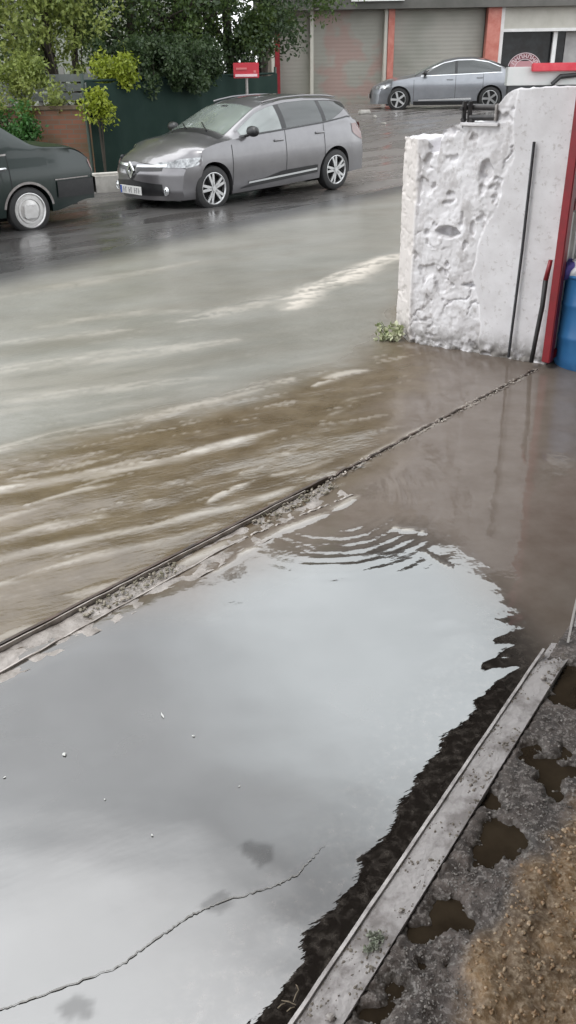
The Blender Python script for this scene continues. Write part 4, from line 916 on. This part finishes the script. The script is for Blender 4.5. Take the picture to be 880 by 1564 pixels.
# ------------------------------------------------------------------ cars
def smooth_tab(tab, w=.05):
    xs = np.array([a for a, _ in tab]); vs = np.array([b for _, b in tab]); o = np.argsort(xs); xs, vs = xs[o], vs[o]
    fx = np.arange(xs[0]-.5, xs[-1]+.5, .01); fv = np.interp(fx, xs, vs); k = max(1, int(w/.01)); ker = np.hanning(2*k+3); ker /= ker.sum(); pad = len(ker)//2
    fv = np.convolve(np.pad(fv, pad, 'edge'), ker, 'valid'); return lambda x: float(np.interp(x, fx, fv))
class Car:
    def __init__(s, sp):
        s.sp = sp; s.zt = smooth_tab(sp['top'], .05); s.belt_ = smooth_tab(sp['belt'], .15); s.W = smooth_tab(sp['plan'], .12); s.Wr = smooth_tab(sp['roofw'], .10); s.cr = smooth_tab(sp['crown'], .12)
        s.g = smooth_tab(sp['sec'], .04); s.xf, s.xr = sp['nose'], sp['tail']; s.zb = smooth_tab(sp['bottom'], .08)
    def belt(s, x): return min(s.belt_(x), s.zt(x) - s.cr(x) - .015)
    def zr(s, x): return s.zt(x) - s.cr(x)
    def D(s, x, y, z):
        sp = s.sp; w = s.W(0)
        a = min(1, max(0, (x - (s.xf-.8))/.8)); a = a*a*(3-2*a); x2 = x - a*(sp['fbend']*(abs(y)/w)**2.6 + sp['ftilt'](z))
        b = min(1, max(0, ((s.xr+.7) - x)/.7)); b = b*b*(3-2*b); x2 = x2 + b*(sp['rbend']*(abs(y)/w)**3 + sp['rtilt'](z))
        return (x2, y, z)
    def side_pt(s, x, z, off=0, sd=1):
        zb = s.belt(x); g = s.g(z if z < zb else zb); y = s.W(x)*g
        if z > zb:
            t = min(1, (z-zb)/max(1e-4, s.zr(x)-zb)); y = y + (s.Wr(x)-y)*t + .03*math.sin(math.pi*t)*min(1, (s.zr(x)-zb)/.3)
        p = s.D(x, y, z); return (p[0], sd*(p[1]+off), p[2])
    def top_pt(s, x, v, off=0):
        yr = s.Wr(x); z = s.zr(x) + s.cr(x)*(1-abs(v)**2.2); p = s.D(x, v*yr, z); return (p[0], p[1], p[2]+off)
    def cap_pt(s, end, y, z, off=0):
        x = s.xf if end > 0 else s.xr; p = s.D(x, y, z); return (p[0]+end*off, p[1], p[2])
    def zlow(s, x):
        z = s.zb(x)
        for xc in s.sp['axles']:
            R = s.sp['arch']; d = abs(x-xc)
            if d < R: z = max(z, s.sp['wr'] + math.sqrt(R*R-d*d)*.98)
        return z
    def body(s):
        xs = list(np.arange(s.xr, s.xf, .05))+[s.xf]
        for xc in s.sp['axles']:
            R = s.sp['arch']; xs = [x for x in xs if abs(x-xc) > R+.01]; xs += [xc+R*math.cos(t) for t in np.linspace(0, math.pi, 25)] + [xc-R-.004, xc+R+.004]
        xs = sorted(xs); b = MB()
        for sd in (1, -1):
            P = []
            for x in xs:
                row = []; zl = s.zlow(x); zb = s.belt(x); zr = s.zr(x)
                row.append((s.D(x, s.W(x)*.80, zl)[0], sd*s.W(x)*.80, zl))
                for k in range(11): row.append(s.side_pt(x, zl+(zb-zl)*k/10, 0, sd))
                for k in range(1, 8): row.append(s.side_pt(x, zb+(zr-zb)*k/7, 0, sd))
                for k in range(1, 11): row.append(s.top_pt(x, sd*(1-k/10)))
                P.append(row)
            b.grid(np.array(P) if sd > 0 else np.array(P)[::-1])
        for end, x in ((1, s.xf), (-1, s.xr)):
            # the end face spans the same section outline
            zl, zb, zr, zt = s.zlow(x), s.belt(x), s.zr(x), s.zt(x); P = []
            for k in range(25):
                z = zl + (zt-.0005-zl)*k/24
                if z <= zb: y = s.W(x)*s.g(z)
                elif z <= zr: y = s.side_pt(x, z)[1]
                else: y = s.Wr(x)*max(0.001, (1-(z-zr)/max(1e-4, s.cr(x))))**(1/2.2)
                P.append([s.cap_pt(end, y*v, z) for v in np.linspace(-1, 1, 25)])
            b.grid(np.array(P) if end < 0 else np.array(P)[:, ::-1])
        bm = bmesh.new(); me = bpy.data.meshes.new('t'); me.from_pydata(b.v, [], b.f); bm.from_mesh(me); bmesh.ops.remove_doubles(bm, verts=bm.verts, dist=.0006); b2 = MB(); bm.verts.index_update(); b2.add([v.co[:] for v in bm.verts], [[v.index for v in f.verts] for f in bm.faces]); bm.free(); return b2
    def side_patch(s, xs, lo, hi, off, sd, n=6, b=None):
        b = b or MB(); b.grid(np.array([[s.side_pt(x, lo(x)+(hi(x)-lo(x))*k/n, off, sd) for k in range(n+1)] for x in xs])); return b
    def cap_patch(s, end, ys, lo, hi, off, n=4, b=None):
        b = b or MB(); b.grid(np.array([[s.cap_pt(end, y, lo(y)+(hi(y)-lo(y))*k/n, off) for k in range(n+1)] for y in ys])); return b

def wheel(parent, x, y, r, rim_r, w, style, sd):
    MT = Matrix.Translation((x, y, r))
    t = MB().lathe([(rim_r*.96,-w/2+.01),(rim_r,-w/2),(r*.86,-w/2),(r*.97,-w/2+.02),(r,-w/2+.05),(r,w/2-.05),(r*.97,w/2-.02),(r*.86,w/2),(rim_r,w/2),(rim_r*.96,w/2-.01)], 44, MT).build('wheel', M_tyre, parent, smooth=True, angle=40)
    yo = w/2*sd
    MB().lathe([(0, yo-.09*sd),(rim_r*.9, yo-.09*sd)], 32, MT).build('dark_backing', M_wheel_dark, t, fixn=False)  # black backing behind the spokes, shade of the gaps put into its colour
    b = MB().lathe([(rim_r*.90,-w/2+.012),(rim_r*.93,yo-.05*sd),(rim_r*.90,yo-.012*sd),(rim_r*.955,yo+.002*sd),(rim_r*1.0,yo-.002*sd),(rim_r*.99,yo-.02*sd)], 44, MT)
    def spoke(a, r0, r1, w0, w1, twist=0, ):
        Mx = MT @ Matrix.Rotation(a, 4, 'Y'); dd = [(-w0/2+0, r0),(w0/2, r0),(w1/2+twist, r1),(-w1/2+twist, r1)]
        b.prism(dd, yo-.030*sd, yo-.004*sd, Mx)
    if style == 'double':
        for k in range(5):
            a = k*2*math.pi/5+.2
            for e in (-1, 1): spoke(a+e*.13, rim_r*.12, rim_r*.93, .042, .036, e*.012)
    elif style == 'five':
        for k in range(5): spoke(k*2*math.pi/5+.3, rim_r*.1, rim_r*.93, .055, .062)
    else:
        b.lathe([(0,yo+.008*sd),(rim_r*.30,yo+.008*sd),(rim_r*.33,yo-.012*sd),(rim_r*.60,yo-.018*sd),(rim_r*.64,yo-.002*sd),(rim_r*.74,yo-.002*sd),(rim_r*.76,yo-.02*sd),(rim_r*.90,yo-.02*sd)], 40, MT)
        sq_ = rim_r*.42; b.prism([(-sq_,-sq_*.8),(-sq_*.8,-sq_),(sq_*.8,-sq_),(sq_,-sq_*.8),(sq_*.9,sq_*.7),(sq_*.5,sq_*.75),(sq_*.3,sq_*.45),(-sq_*.3,sq_*.45),(-sq_*.5,sq_*.75),(-sq_*.9,sq_*.7)], yo-.02*sd, yo+.012*sd, MT)
    b.lathe([(0,yo+.002*sd),(rim_r*.16,yo+.002*sd),(rim_r*.17,yo-.02*sd)], 20, MT)
    b.build('rim', M_chrome_w if style == 'cap' else M_alloy, t, smooth=True, angle=30)
    return t
M_tyre = mk_mat('tyre', (.016,.016,.017), .7, var=(.024,.023,.022), vscale=14)
M_wheel_dark = mk_mat('wheel_dark', (.010,.010,.011), .6, var=(.018,.018,.018), vscale=10)
M_alloy = mk_mat('alloy', (.50,.50,.50), .28, metal=.75, var=(.42,.42,.42), vscale=20)
M_chrome_w = mk_mat('hubcap_silver', (.62,.61,.60), .25, metal=.55, var=(.52,.51,.50), vscale=15)
M_chrome = mk_mat('chrome', (.72,.73,.74), .12, metal=.9, var=(.66,.67,.68), vscale=10)
M_black = mk_mat('black_plastic', (.012,.012,.013), .35, var=(.018,.018,.019), vscale=20)
M_seam = mk_mat('panel_gap', (.010,.010,.011), .8)
M_plate = mk_mat('plate_white', (.62,.62,.60), .45); M_plate_t = mk_mat('plate_characters', (.20,.20,.21), .5); M_plate_b = mk_mat('plate_blue', (.03,.08,.35), .5)
M_lamp = mk_mat('headlight_glass', (.42,.43,.44), .08, spec=.8, metal=.35, coat=1, var=(.12,.125,.13), vscale=16)
M_tail = mk_mat('tail_lamp', (.13,.05,.045), .15, coat=1); M_tailw = mk_mat('clear_tail_lamp', (.50,.50,.47), .12, coat=1, metal=.3)
def carglass(name, col=(.03,.034,.034), ior=1.75): return mk_mat(name, col, .04, ior=ior, spec=.6, coat=.6, coat_rough=.02, var=tuple(c*1.6 for c in col), vscale=1.4, vdetail=2)
M_tint_ = 0; M_side = carglass('side_glass', (.06,.075,.07), 2.0); M_tint = mk_mat('tinted_glass', (.026,.033,.032), .05, ior=1.75, spec=.5, var=(.02,.022,.023), vscale=1.5); M_shield = carglass('windscreen_glass', (.15,.17,.158), 2.2)
def paint(name, col, metal, rough, coat=.9): 
    m = mk_mat(name, col, rough, metal=metal, coat=coat, coat_rough=.04, var=tuple(c*1.12 for c in col), vscale=5); return m

def build_car(name, label, sp, loc, yaw, tilt=(0,0)):
    C = Car(sp); root = thing(name, label, 'car', loc, yaw); root.rotation_euler = (tilt[1], tilt[0], yaw)
    C.body().build('body', sp['paint'], root, smooth=True, angle=38)
    w = sp['W']; 
    # floor and wheel wells
    b = MB(); b.box(((C.xf+C.xr)/2, 0, .42), (C.xf-C.xr-.35, w*1.10, .36)); 
    for xc in sp['axles']: b.box((xc, 0, .42), (.72, w*1.16, .56))
    b.build('underbody', M_black, root)
    for xc in sp['axles']:
        for sd in (1,-1): wheel(root, xc, sd*(w-.115), sp['wr'], sp['rim'], .20, sp['style'], sd)
    hang = .05
    # glass
    x0, x1 = sp['shield']; MB().grid(np.array([[C.top_pt(x, v, .006) for v in np.linspace(-.95,.95,19)] for x in np.linspace(x0, x1, 14)])).build('windshield', sp.get('shield_mat', M_shield), root, smooth=True)
    x0, x1 = sp['rearglass']; MB().grid(np.array([[C.top_pt(x, v, .006) for v in np.linspace(-.90,.90,19)] for x in np.linspace(x0, x1, 12)])).build('rear_window', M_tint, root, smooth=True)
    for sd in (1,-1):
        for i, (xa, xb, mat, fl, fh) in enumerate(sp['windows']):
            xs = np.linspace(xa, xb, 16)
            def lo(x): return C.belt(x)+.03 + (C.zr(x)-C.belt(x))*fl(x)
            def hi(x): return max(lo(x)+.003, C.zr(x)-.035 - (C.zr(x)-C.belt(x))*fh(x))
            C.side_patch(xs, lo, hi, .006, sd).build('side_window', mat, root, smooth=True)
        if sp.get('window_trim'):
            xa, xb = sp['window_trim']; xs = np.linspace(xa, xb, 40)
            C.side_patch(xs, lambda x: C.belt(x)+.006, lambda x: C.belt(x)+.026, .009, sd, 2).build('window_trim', sp['trimmat'], root, smooth=True)
            C.side_patch(xs, lambda x: max(C.belt(x)+.03, C.zr(x)-.034), lambda x: max(C.belt(x)+.034, C.zr(x)-.012), .009, sd, 2).build('roof_trim', sp.get('rooftrim', sp['trimmat']), root, smooth=True)
        for (xa, xb) in sp['pillars']:
            C.side_patch(np.linspace(xa, xb, 4), lambda x: C.belt(x)+.03, lambda x: C.zr(x)-.03, .0075, sd).build('door_pillar', M_black, root, smooth=True)
        for xd, zlo in sp['gaps']: C.side_patch([xd-.005, xd+.005], lambda x: zlo, lambda x: C.belt(x)+.01, .0025, sd, 8).build('door_gap', M_seam, root)
        for hx, hz in sp['handles']:
            p0 = C.side_pt(hx, hz, .012, sd); MB().box(p0, (.19, .03, .032), bev=.008).build('door_handle', sp.get('handle_mat', sp['paint']), root, smooth=True)
        mx, mz = sp['mirror']; p0 = C.side_pt(mx, mz, .0, sd)
        mir = MB(); mir.tube([(p0[0], p0[1]-.02*sd, p0[2]), (p0[0]-.0, p0[1]+.09*sd, p0[2]+.03)], .022, 8)
        mir.lathe([(.0,-1),(.5,-.90),(.8,-.7),(.95,-.35),(1,0),(.95,.35),(.8,.7),(.5,.90),(.0,1)], 20, Matrix.Translation((p0[0]-.02, p0[1]+.14*sd, p0[2]+.07)) @ Matrix.Diagonal((.06,.12,.075,1))); mir.build('wing_mirror', sp['mirror_mat'], root, smooth=True, angle=50)
        # wheel arch trim
        if sp.get('archtrim'):
            for xc in sp['axles']:
                R = sp['arch']; P = []
                for t in np.linspace(math.radians(8), math.radians(172), 30):
                    row = []
                    for rr in (R-.002, R+.028):
                        x = xc+rr*math.cos(t); z = sp['wr'] + rr*math.sin(t)*.98; row.append(C.side_pt(x, min(z, C.belt(x)-.005), .008, sd))
                    P.append(row)
                MB().grid(np.array(P)).build('arch_trim', sp['archtrim'], root)
        for (xa, xb, za, zb_, mat, nm) in sp.get('mould', []):
            C.side_patch(np.linspace(xa, xb, 20), lambda x: za+(x-xb)/(xa-xb)*0, lambda x: zb_ , .012, sd, 3).build(nm, mat, root, smooth=True)
        # headlight and rear lamp
        lo, hi = sp['hl']; b = MB(); C.side_patch(np.linspace(C.xf, C.xf-sp['hlen'], 12), lambda x: lo + (hi-lo)*.7*((C.xf-x)/sp['hlen'])**1.5, lambda x: lo+(hi-lo)*(1+.35*((C.xf-x)/sp['hlen'])), .007, sd, 4, b)
        C.cap_patch(1, [sd*y for y in np.linspace(sp['hy'], C.W(C.xf)*C.g(hi)*.995, 8)], lambda y: lo+(hi-lo)*.25*(1-abs(y)/w), lambda y: hi-(hi-lo)*.25*(1-(abs(y)-sp['hy'])/(w-sp['hy'])), .007, 4, b)
        b.build('headlight', M_lamp, root, smooth=True)
        lo2, hi2 = sp['tl']; b = MB(); C.side_patch(np.linspace(C.xr, C.xr+sp['tlen'], 10), lambda x: lo2 + (hi2-lo2)*.5*((x-C.xr)/sp['tlen']), lambda x: hi2-.0*(x-C.xr), .007, sd, 4, b)
        C.cap_patch(-1, [sd*y for y in np.linspace(w*.55, C.W(C.xr)*C.g(hi2)*.995, 6)], lambda y: lo2, lambda y: hi2, .007, 4, b); b.build('tail_lamp', sp.get('tailmat', M_tail), root, smooth=True)
    sp['extra'](C, root)
    return C, root

f0 = lambda x: 0.0
def plate(C, root, end, z):
    p = C.cap_pt(end, 0, z, .03); t = MB().box(p, (.012, .52, .115), bev=.003).build('number_plate', M_plate, root)
    MB().box((p[0]+end*.009, p[1]-end*.24 if end < 0 else p[1]+.24*0-.24*1*(-1)*0-.24*(-1)*(-1), p[2]), (.003,.036,.105)).build('plate_band', M_plate_b, t)
    b = MB()
    for k, x in enumerate((-.175,-.125,-.04,.01,.10,.15,.20)):
        b.box((p[0]+end*.009, p[1]+x, p[2]), (.003, .012, .075)).box((p[0]+end*.009, p[1]+x+.012, p[2]+(.03 if k % 2 else 0)), (.003,.02,.012))
    b.build('plate_characters', M_plate_t, t)

# ---- grey estate car
def clio_extra(C, root):
    b = MB(); C.cap_patch(1, np.linspace(-.56,.56,17), lambda y: .255+.02*abs(y), lambda y: .47-.08*abs(y), .006, 4, b); b.build('lower_intake', M_black, root, smooth=True)
    b = MB(); C.cap_patch(1, np.linspace(-.55,.55,17), lambda y: .585+.03*abs(y), lambda y: .655+.03*abs(y), .006, 4, b); b.build('grille', M_black, root, smooth=True)
    b = MB()
    for sd in (1,-1): C.cap_patch(1, [sd*y for y in np.linspace(.10,.60,8)], lambda y: .638+.03*abs(y), lambda y: .668+.03*abs(y), .011, 2, b)
    b.build('grille_trim', M_chrome, root, smooth=True)
    # dark v shaped recess and the diamond emblem
    b = MB(); b.grid(np.array([[C.cap_pt(1, v*.20*(1-abs(k)/6*.0)*(1-k/7), .62-.15*k/6, .008) for v in np.linspace(-1,1,9)] for k in range(7)])); b.build('emblem_recess', M_black, root, smooth=True)
    p = C.cap_pt(1, 0, .595, .026); M = Matrix.Translation(p) @ Matrix.Rotation(math.pi/2, 4, 'Z')
    b = MB(); h_, w_ = .115, .085
    for (a, c_) in (((0,h_),(w_,0)), ((w_,0),(0,-h_)), ((0,-h_),(-w_,0)), ((-w_,0),(0,h_))):
        k = .52; b.prism([a, c_, (c_[0]*k, c_[1]*k), (a[0]*k, a[1]*k)], -.012, .012, M)
    b.build('emblem', M_chrome, root)
    for sd in (1,-1):
        p = C.cap_pt(1, sd*.60, .335, .004); q = MB().lathe([(0,.022),(.03,.022),(.045,.014),(.052,.0),(.058,.012),(.060,-.01)], 20, Matrix.Translation(p) @ Matrix.Rotation(-math.pi/2, 4, 'Z')); q.build('fog_lamp', M_chrome, root, smooth=True)
        # sculpted dark lower door moulding with bright edge
        zf = lambda x: .30+.10*((.72-x)/1.55)
        C.side_patch(np.linspace(.78,-.86,24), lambda x: .25+.07*max(0,(.78-x)/1.64), lambda x: .255 + .15*min(1, (.80-x)/.9) + .03*((.78-x)/1.64), .010, sd, 3).build('side_moulding', M_black, root, smooth=True)
        C.side_patch(np.linspace(.62,-.84,24), lambda x: .31+.05*((.62-x)/1.46), lambda x: .335+.055*((.62-x)/1.46), .020, sd, 2).build('moulding_strip', M_chrome, root, smooth=True)
        rz = MB().tube([C.top_pt(x, sd*.97, .03) for x in np.linspace(.05,-1.6,14)], .014, 8); rz.build('roof_rail', C.sp['paint'], root, smooth=True)
        wp = MB().tube([C.top_pt(.97, .15+.35*sd, .02), C.top_pt(.80, .15+.35*sd-.45, .022)], .009, 6); wp.build('wiper', M_black, root)
    b = MB(); b.grid(np.array([[C.top_pt(x, v, .004) for v in np.linspace(-.98,.98,15)] for x in (1.04, 1.0, .95, .925)])); b.build('cowl', M_black, root, smooth=True)
    p = C.top_pt(.30, 0, -.0); MB().box((p[0]-.03, 0, p[2]+.0), (.10,.14,.03), bev=.01).build('rear_view_mirror', M_black, root)
    plate(C, root, 1, .33); plate(C, root, -1, .42)
clio = dict(W=.866, nose=2.14, tail=-2.12, axles=(1.295,-1.295), wr=.312, arch=.372, rim=.225, style='double', fbend=.42, rbend=.16, ftilt=lambda z: .10*max(0,(z-.55))/.2 + .05*max(0,.32-z)/.1, rtilt=lambda z: .20*max(0,(z-.55)),
    top=[(2.14,.69),(2.08,.77),(1.95,.835),(1.7,.905),(1.4,.965),(1.15,1.00),(.98,1.035),(.6,1.20),(.25,1.345),(0,1.41),(-.35,1.445),(-.8,1.45),(-1.3,1.425),(-1.7,1.375),(-1.86,1.335),(-1.95,1.20),(-2.06,1.0),(-2.12,.92)],
    belt=[(2.14,.62),(1.7,.80),(1.2,.91),(.8,.945),(0,.975),(-1,1.02),(-1.7,1.08),(-2.12,1.0)], plan=[(2.14,.81),(1.7,.85),(1.3,.866),(-1.3,.866),(-1.8,.845),(-2.12,.80)],
    roofw=[(2.14,.66),(1.6,.70),(1.0,.70),(.25,.585),(-.3,.585),(-1.3,.57),(-1.86,.55),(-2.12,.62)], crown=[(2.14,.05),(1.2,.07),(.9,.09),(.25,.06),(-1.8,.05),(-2.12,.03)],
    sec=[(.15,.90),(.25,.955),(.36,.965),(.50,.985),(.62,1.0),(.75,.992),(.88,.972),(1.0,.945),(1.2,.93)], bottom=[(2.14,.20),(1.7,.19),(0,.20),(-2.12,.26)],
    shield=(.91,.22), rearglass=(-1.885,-2.03), windows=[(.70,-.12,M_side,lambda x:0,lambda x:.0),(-.22,-1.02,M_tint,lambda x:0,lambda x:0),(-1.10,-1.78,M_tint,lambda x:.45*max(0,(-1.25-x)/.53),lambda x:.03)],
    window_trim=(.74,-1.80), trimmat=M_black, pillars=[(-.12,-.22),(-1.02,-1.10)], gaps=[(.92,.32),(-.17,.30),(-1.02,.46)], handles=[(-.02,.86),(-.92,.90)], mirror=(.62,.96), mirror_mat=M_black,
    hl=(.635,.735), hlen=.52, hy=.46, tl=(.72,.98), tlen=.30, paint=paint('warm_grey_metallic', (.155,.150,.156), .62, .32), rooftrim=None, extra=clio_extra)
clio['rooftrim'] = clio['paint']
build_car('estate_car', 'grey metallic estate car with diamond emblem parked in front of the green fence', clio, (-.63, 14.62, .005), math.radians(223.3), (math.radians(1.0), 0))

# ---- grey saloon far back
def el_extra(C, root):
    b = MB(); C.cap_patch(1, np.linspace(-.42,.42,13), lambda y: .34, lambda y: .60-.1*abs(y), .006, 4, b); b.build('grille', M_black, root, smooth=True)
    for sd in (1,-1):
        C.side_patch(np.linspace(.75,-.80,20), lambda x: .275+.02*((.75-x)/1.5), lambda x: .31+.04*((.75-x)/1.5), .012, sd, 2).build('sill_strip', M_chrome, root, smooth=True)
        C.side_patch(np.linspace(.9,-1.0,20), lambda x: .16, lambda x: .262, .006, sd, 2).build('sill', M_black, root, smooth=True)
    plate(C, root, 1, .40)
el = dict(W=.90, nose=2.23, tail=-2.32, axles=(1.35,-1.35), wr=.32, arch=.375, rim=.225, style='five', fbend=.40, rbend=.28, ftilt=lambda z: .10*max(0,(z-.5))/.2, rtilt=lambda z: .12*max(0,.8-z)/.5*0+.10*max(0,(z-.85))/.2,
    top=[(2.23,.66),(2.1,.76),(1.8,.85),(1.4,.92),(1.1,.965),(.92,1.0),(.5,1.19),(.05,1.36),(-.35,1.43),(-.8,1.435),(-1.25,1.37),(-1.7,1.20),(-1.95,1.10),(-2.15,1.06),(-2.28,1.03),(-2.32,.94)],
    belt=[(2.23,.60),(1.7,.78),(1.2,.88),(.8,.92),(0,.945),(-1,.975),(-1.6,1.0),(-2.32,.90)], plan=[(2.23,.83),(1.7,.88),(1.3,.90),(-1.3,.90),(-1.9,.88),(-2.32,.82)],
    roofw=[(2.23,.68),(1.6,.74),(1.0,.74),(.05,.60),(-.6,.595),(-1.2,.60),(-1.9,.70),(-2.32,.70)], crown=[(2.23,.05),(.9,.08),(.0,.06),(-1.5,.06),(-2.32,.03)],
    sec=[(.15,.92),(.3,.965),(.5,.99),(.65,1.0),(.78,.99),(.9,.965),(1.0,.94)], bottom=[(2.23,.20),(0,.19),(-2.32,.27)],
    shield=(.86,.05), rearglass=(-1.15,-1.80), windows=[(.66,-.28,M_tint,lambda x:0,lambda x:0),(-.36,-1.62,M_tint,lambda x:0,lambda x:0)], window_trim=(.70,-1.66), trimmat=M_chrome, rooftrim=M_chrome, pillars=[(-.28,-.36)],
    gaps=[(.90,.30),(-.32,.28),(-1.12,.50)], handles=[(-.15,.84),(-1.02,.88)], mirror=(.60,.94), mirror_mat=M_black, hl=(.60,.70), hlen=.50, hy=.50, tl=(.80,.97), tlen=.42, tailmat=M_tailw,
    paint=paint('cool_grey_metallic', (.23,.24,.26), .6, .30), extra=el_extra)
build_car('saloon_car', 'silver grey saloon parked by the roller shutters at the top of the street', el, (4.97, 28.9, .555), math.radians(172.5), (math.radians(0), 0))

# ---- dark green old saloon, left edge
M_tgreen = paint('dark_green_paint', (.006,.014,.012), .0, .28, .25)
def tof_extra(C, root):
    for sd in (1,-1):
        C.side_patch(np.linspace(1.0,-.78,20), lambda x: .285, lambda x: .305, .012, sd, 2).build('sill_strip', M_steel, root)
        C.side_patch(np.linspace(-1.62,-2.25,12), lambda x: .40, lambda x: .60, .022, sd, 3).build('rear_bumper_wing', M_black, root, smooth=True)
        C.side_patch(np.linspace(-1.60,-2.18,8), lambda x: .615, lambda x: .628, .012, sd, 1).build('bumper_strip', M_steel, root)
        C.side_patch(np.linspace(1.60,1.88,8), lambda x: .38, lambda x: .58, .04, sd, 3).build('front_bumper_wing', M_black, root, smooth=True)
    b = MB(); C.cap_patch(-1, np.linspace(-.77,.77,17), lambda y: .40, lambda y: .60, .035, 3, b); b.build('rear_bumper', M_black, root, smooth=True)
    b = MB(); C.cap_patch(1, np.linspace(-.74,.74,17), lambda y: .38, lambda y: .58, .06, 3, b); b.build('front_bumper', M_black, root, smooth=True)
    plate(C, root, -1, .72)
tof = dict(W=.825, nose=1.94, tail=-2.26, axles=(1.21,-1.21), wr=.285, arch=.325, rim=.215, style='cap', fbend=.10, rbend=.10, ftilt=lambda z: .02, rtilt=lambda z: .06*max(0,(z-.7))/.2,
    top=[(1.94,.78),(1.90,.83),(1.6,.87),(1.0,.90),(.80,.93),(.5,1.12),(.12,1.39),(-.2,1.45),(-.6,1.45),(-.88,1.41),(-1.15,1.22),(-1.36,1.08),(-1.5,1.045),(-1.9,1.02),(-2.12,.99),(-2.21,.94),(-2.26,.86)],
    belt=[(1.94,.75),(1.5,.80),(.8,.86),(0,.90),(-1,.94),(-1.5,.985),(-2.1,.955),(-2.26,.86)], plan=[(1.94,.77),(1.5,.81),(1.0,.825),(-1.0,.825),(-1.7,.815),(-2.26,.76)],
    roofw=[(1.94,.72),(1.0,.74),(.80,.72),(.12,.58),(-.8,.575),(-1.3,.72),(-1.5,.765),(-2.26,.735)], crown=[(1.94,.03),(.8,.035),(0,.04),(-1.2,.035),(-2.12,.03)],
    sec=[(.15,.93),(.3,.97),(.5,.995),(.65,1.0),(.78,.985),(.88,.955),(.95,.94)], bottom=[(1.94,.24),(0,.22),(-1.6,.24),(-2.12,.34)],
    shield=(.76,.14), rearglass=(-.90,-1.30), windows=[(.66,-.16,M_side,lambda x:0,lambda x:0),(-.22,-.92,M_side,lambda x:0,lambda x:0)], window_trim=(.68,-1.0), trimmat=M_steel, rooftrim=M_steel, pillars=[(-.16,-.22)],
    gaps=[(.78,.28),(-.19,.26),(-1.0,.50)], handles=[(-.08,.79),(-.87,.80)], handle_mat=M_chrome, mirror=(.58,.90), mirror_mat=M_black, hl=(.60,.74), hlen=.08, hy=.48, tl=(.66,.82), tlen=.02, archtrim=M_steel,
    paint=M_tgreen, extra=tof_extra)
tyaw = math.radians(222)
fwd = Vector((math.cos(tyaw), math.sin(tyaw))); lft = Vector((-fwd.y, fwd.x)); tw = G(52, 357)
tl_ = Vector((tw.x, tw.y)) + fwd*1.21 - lft*(.80)
build_car('old_saloon_car', 'dark green old saloon with a round silver hubcap parked at the left edge', tof, (tl_.x, tl_.y, .0), tyaw)
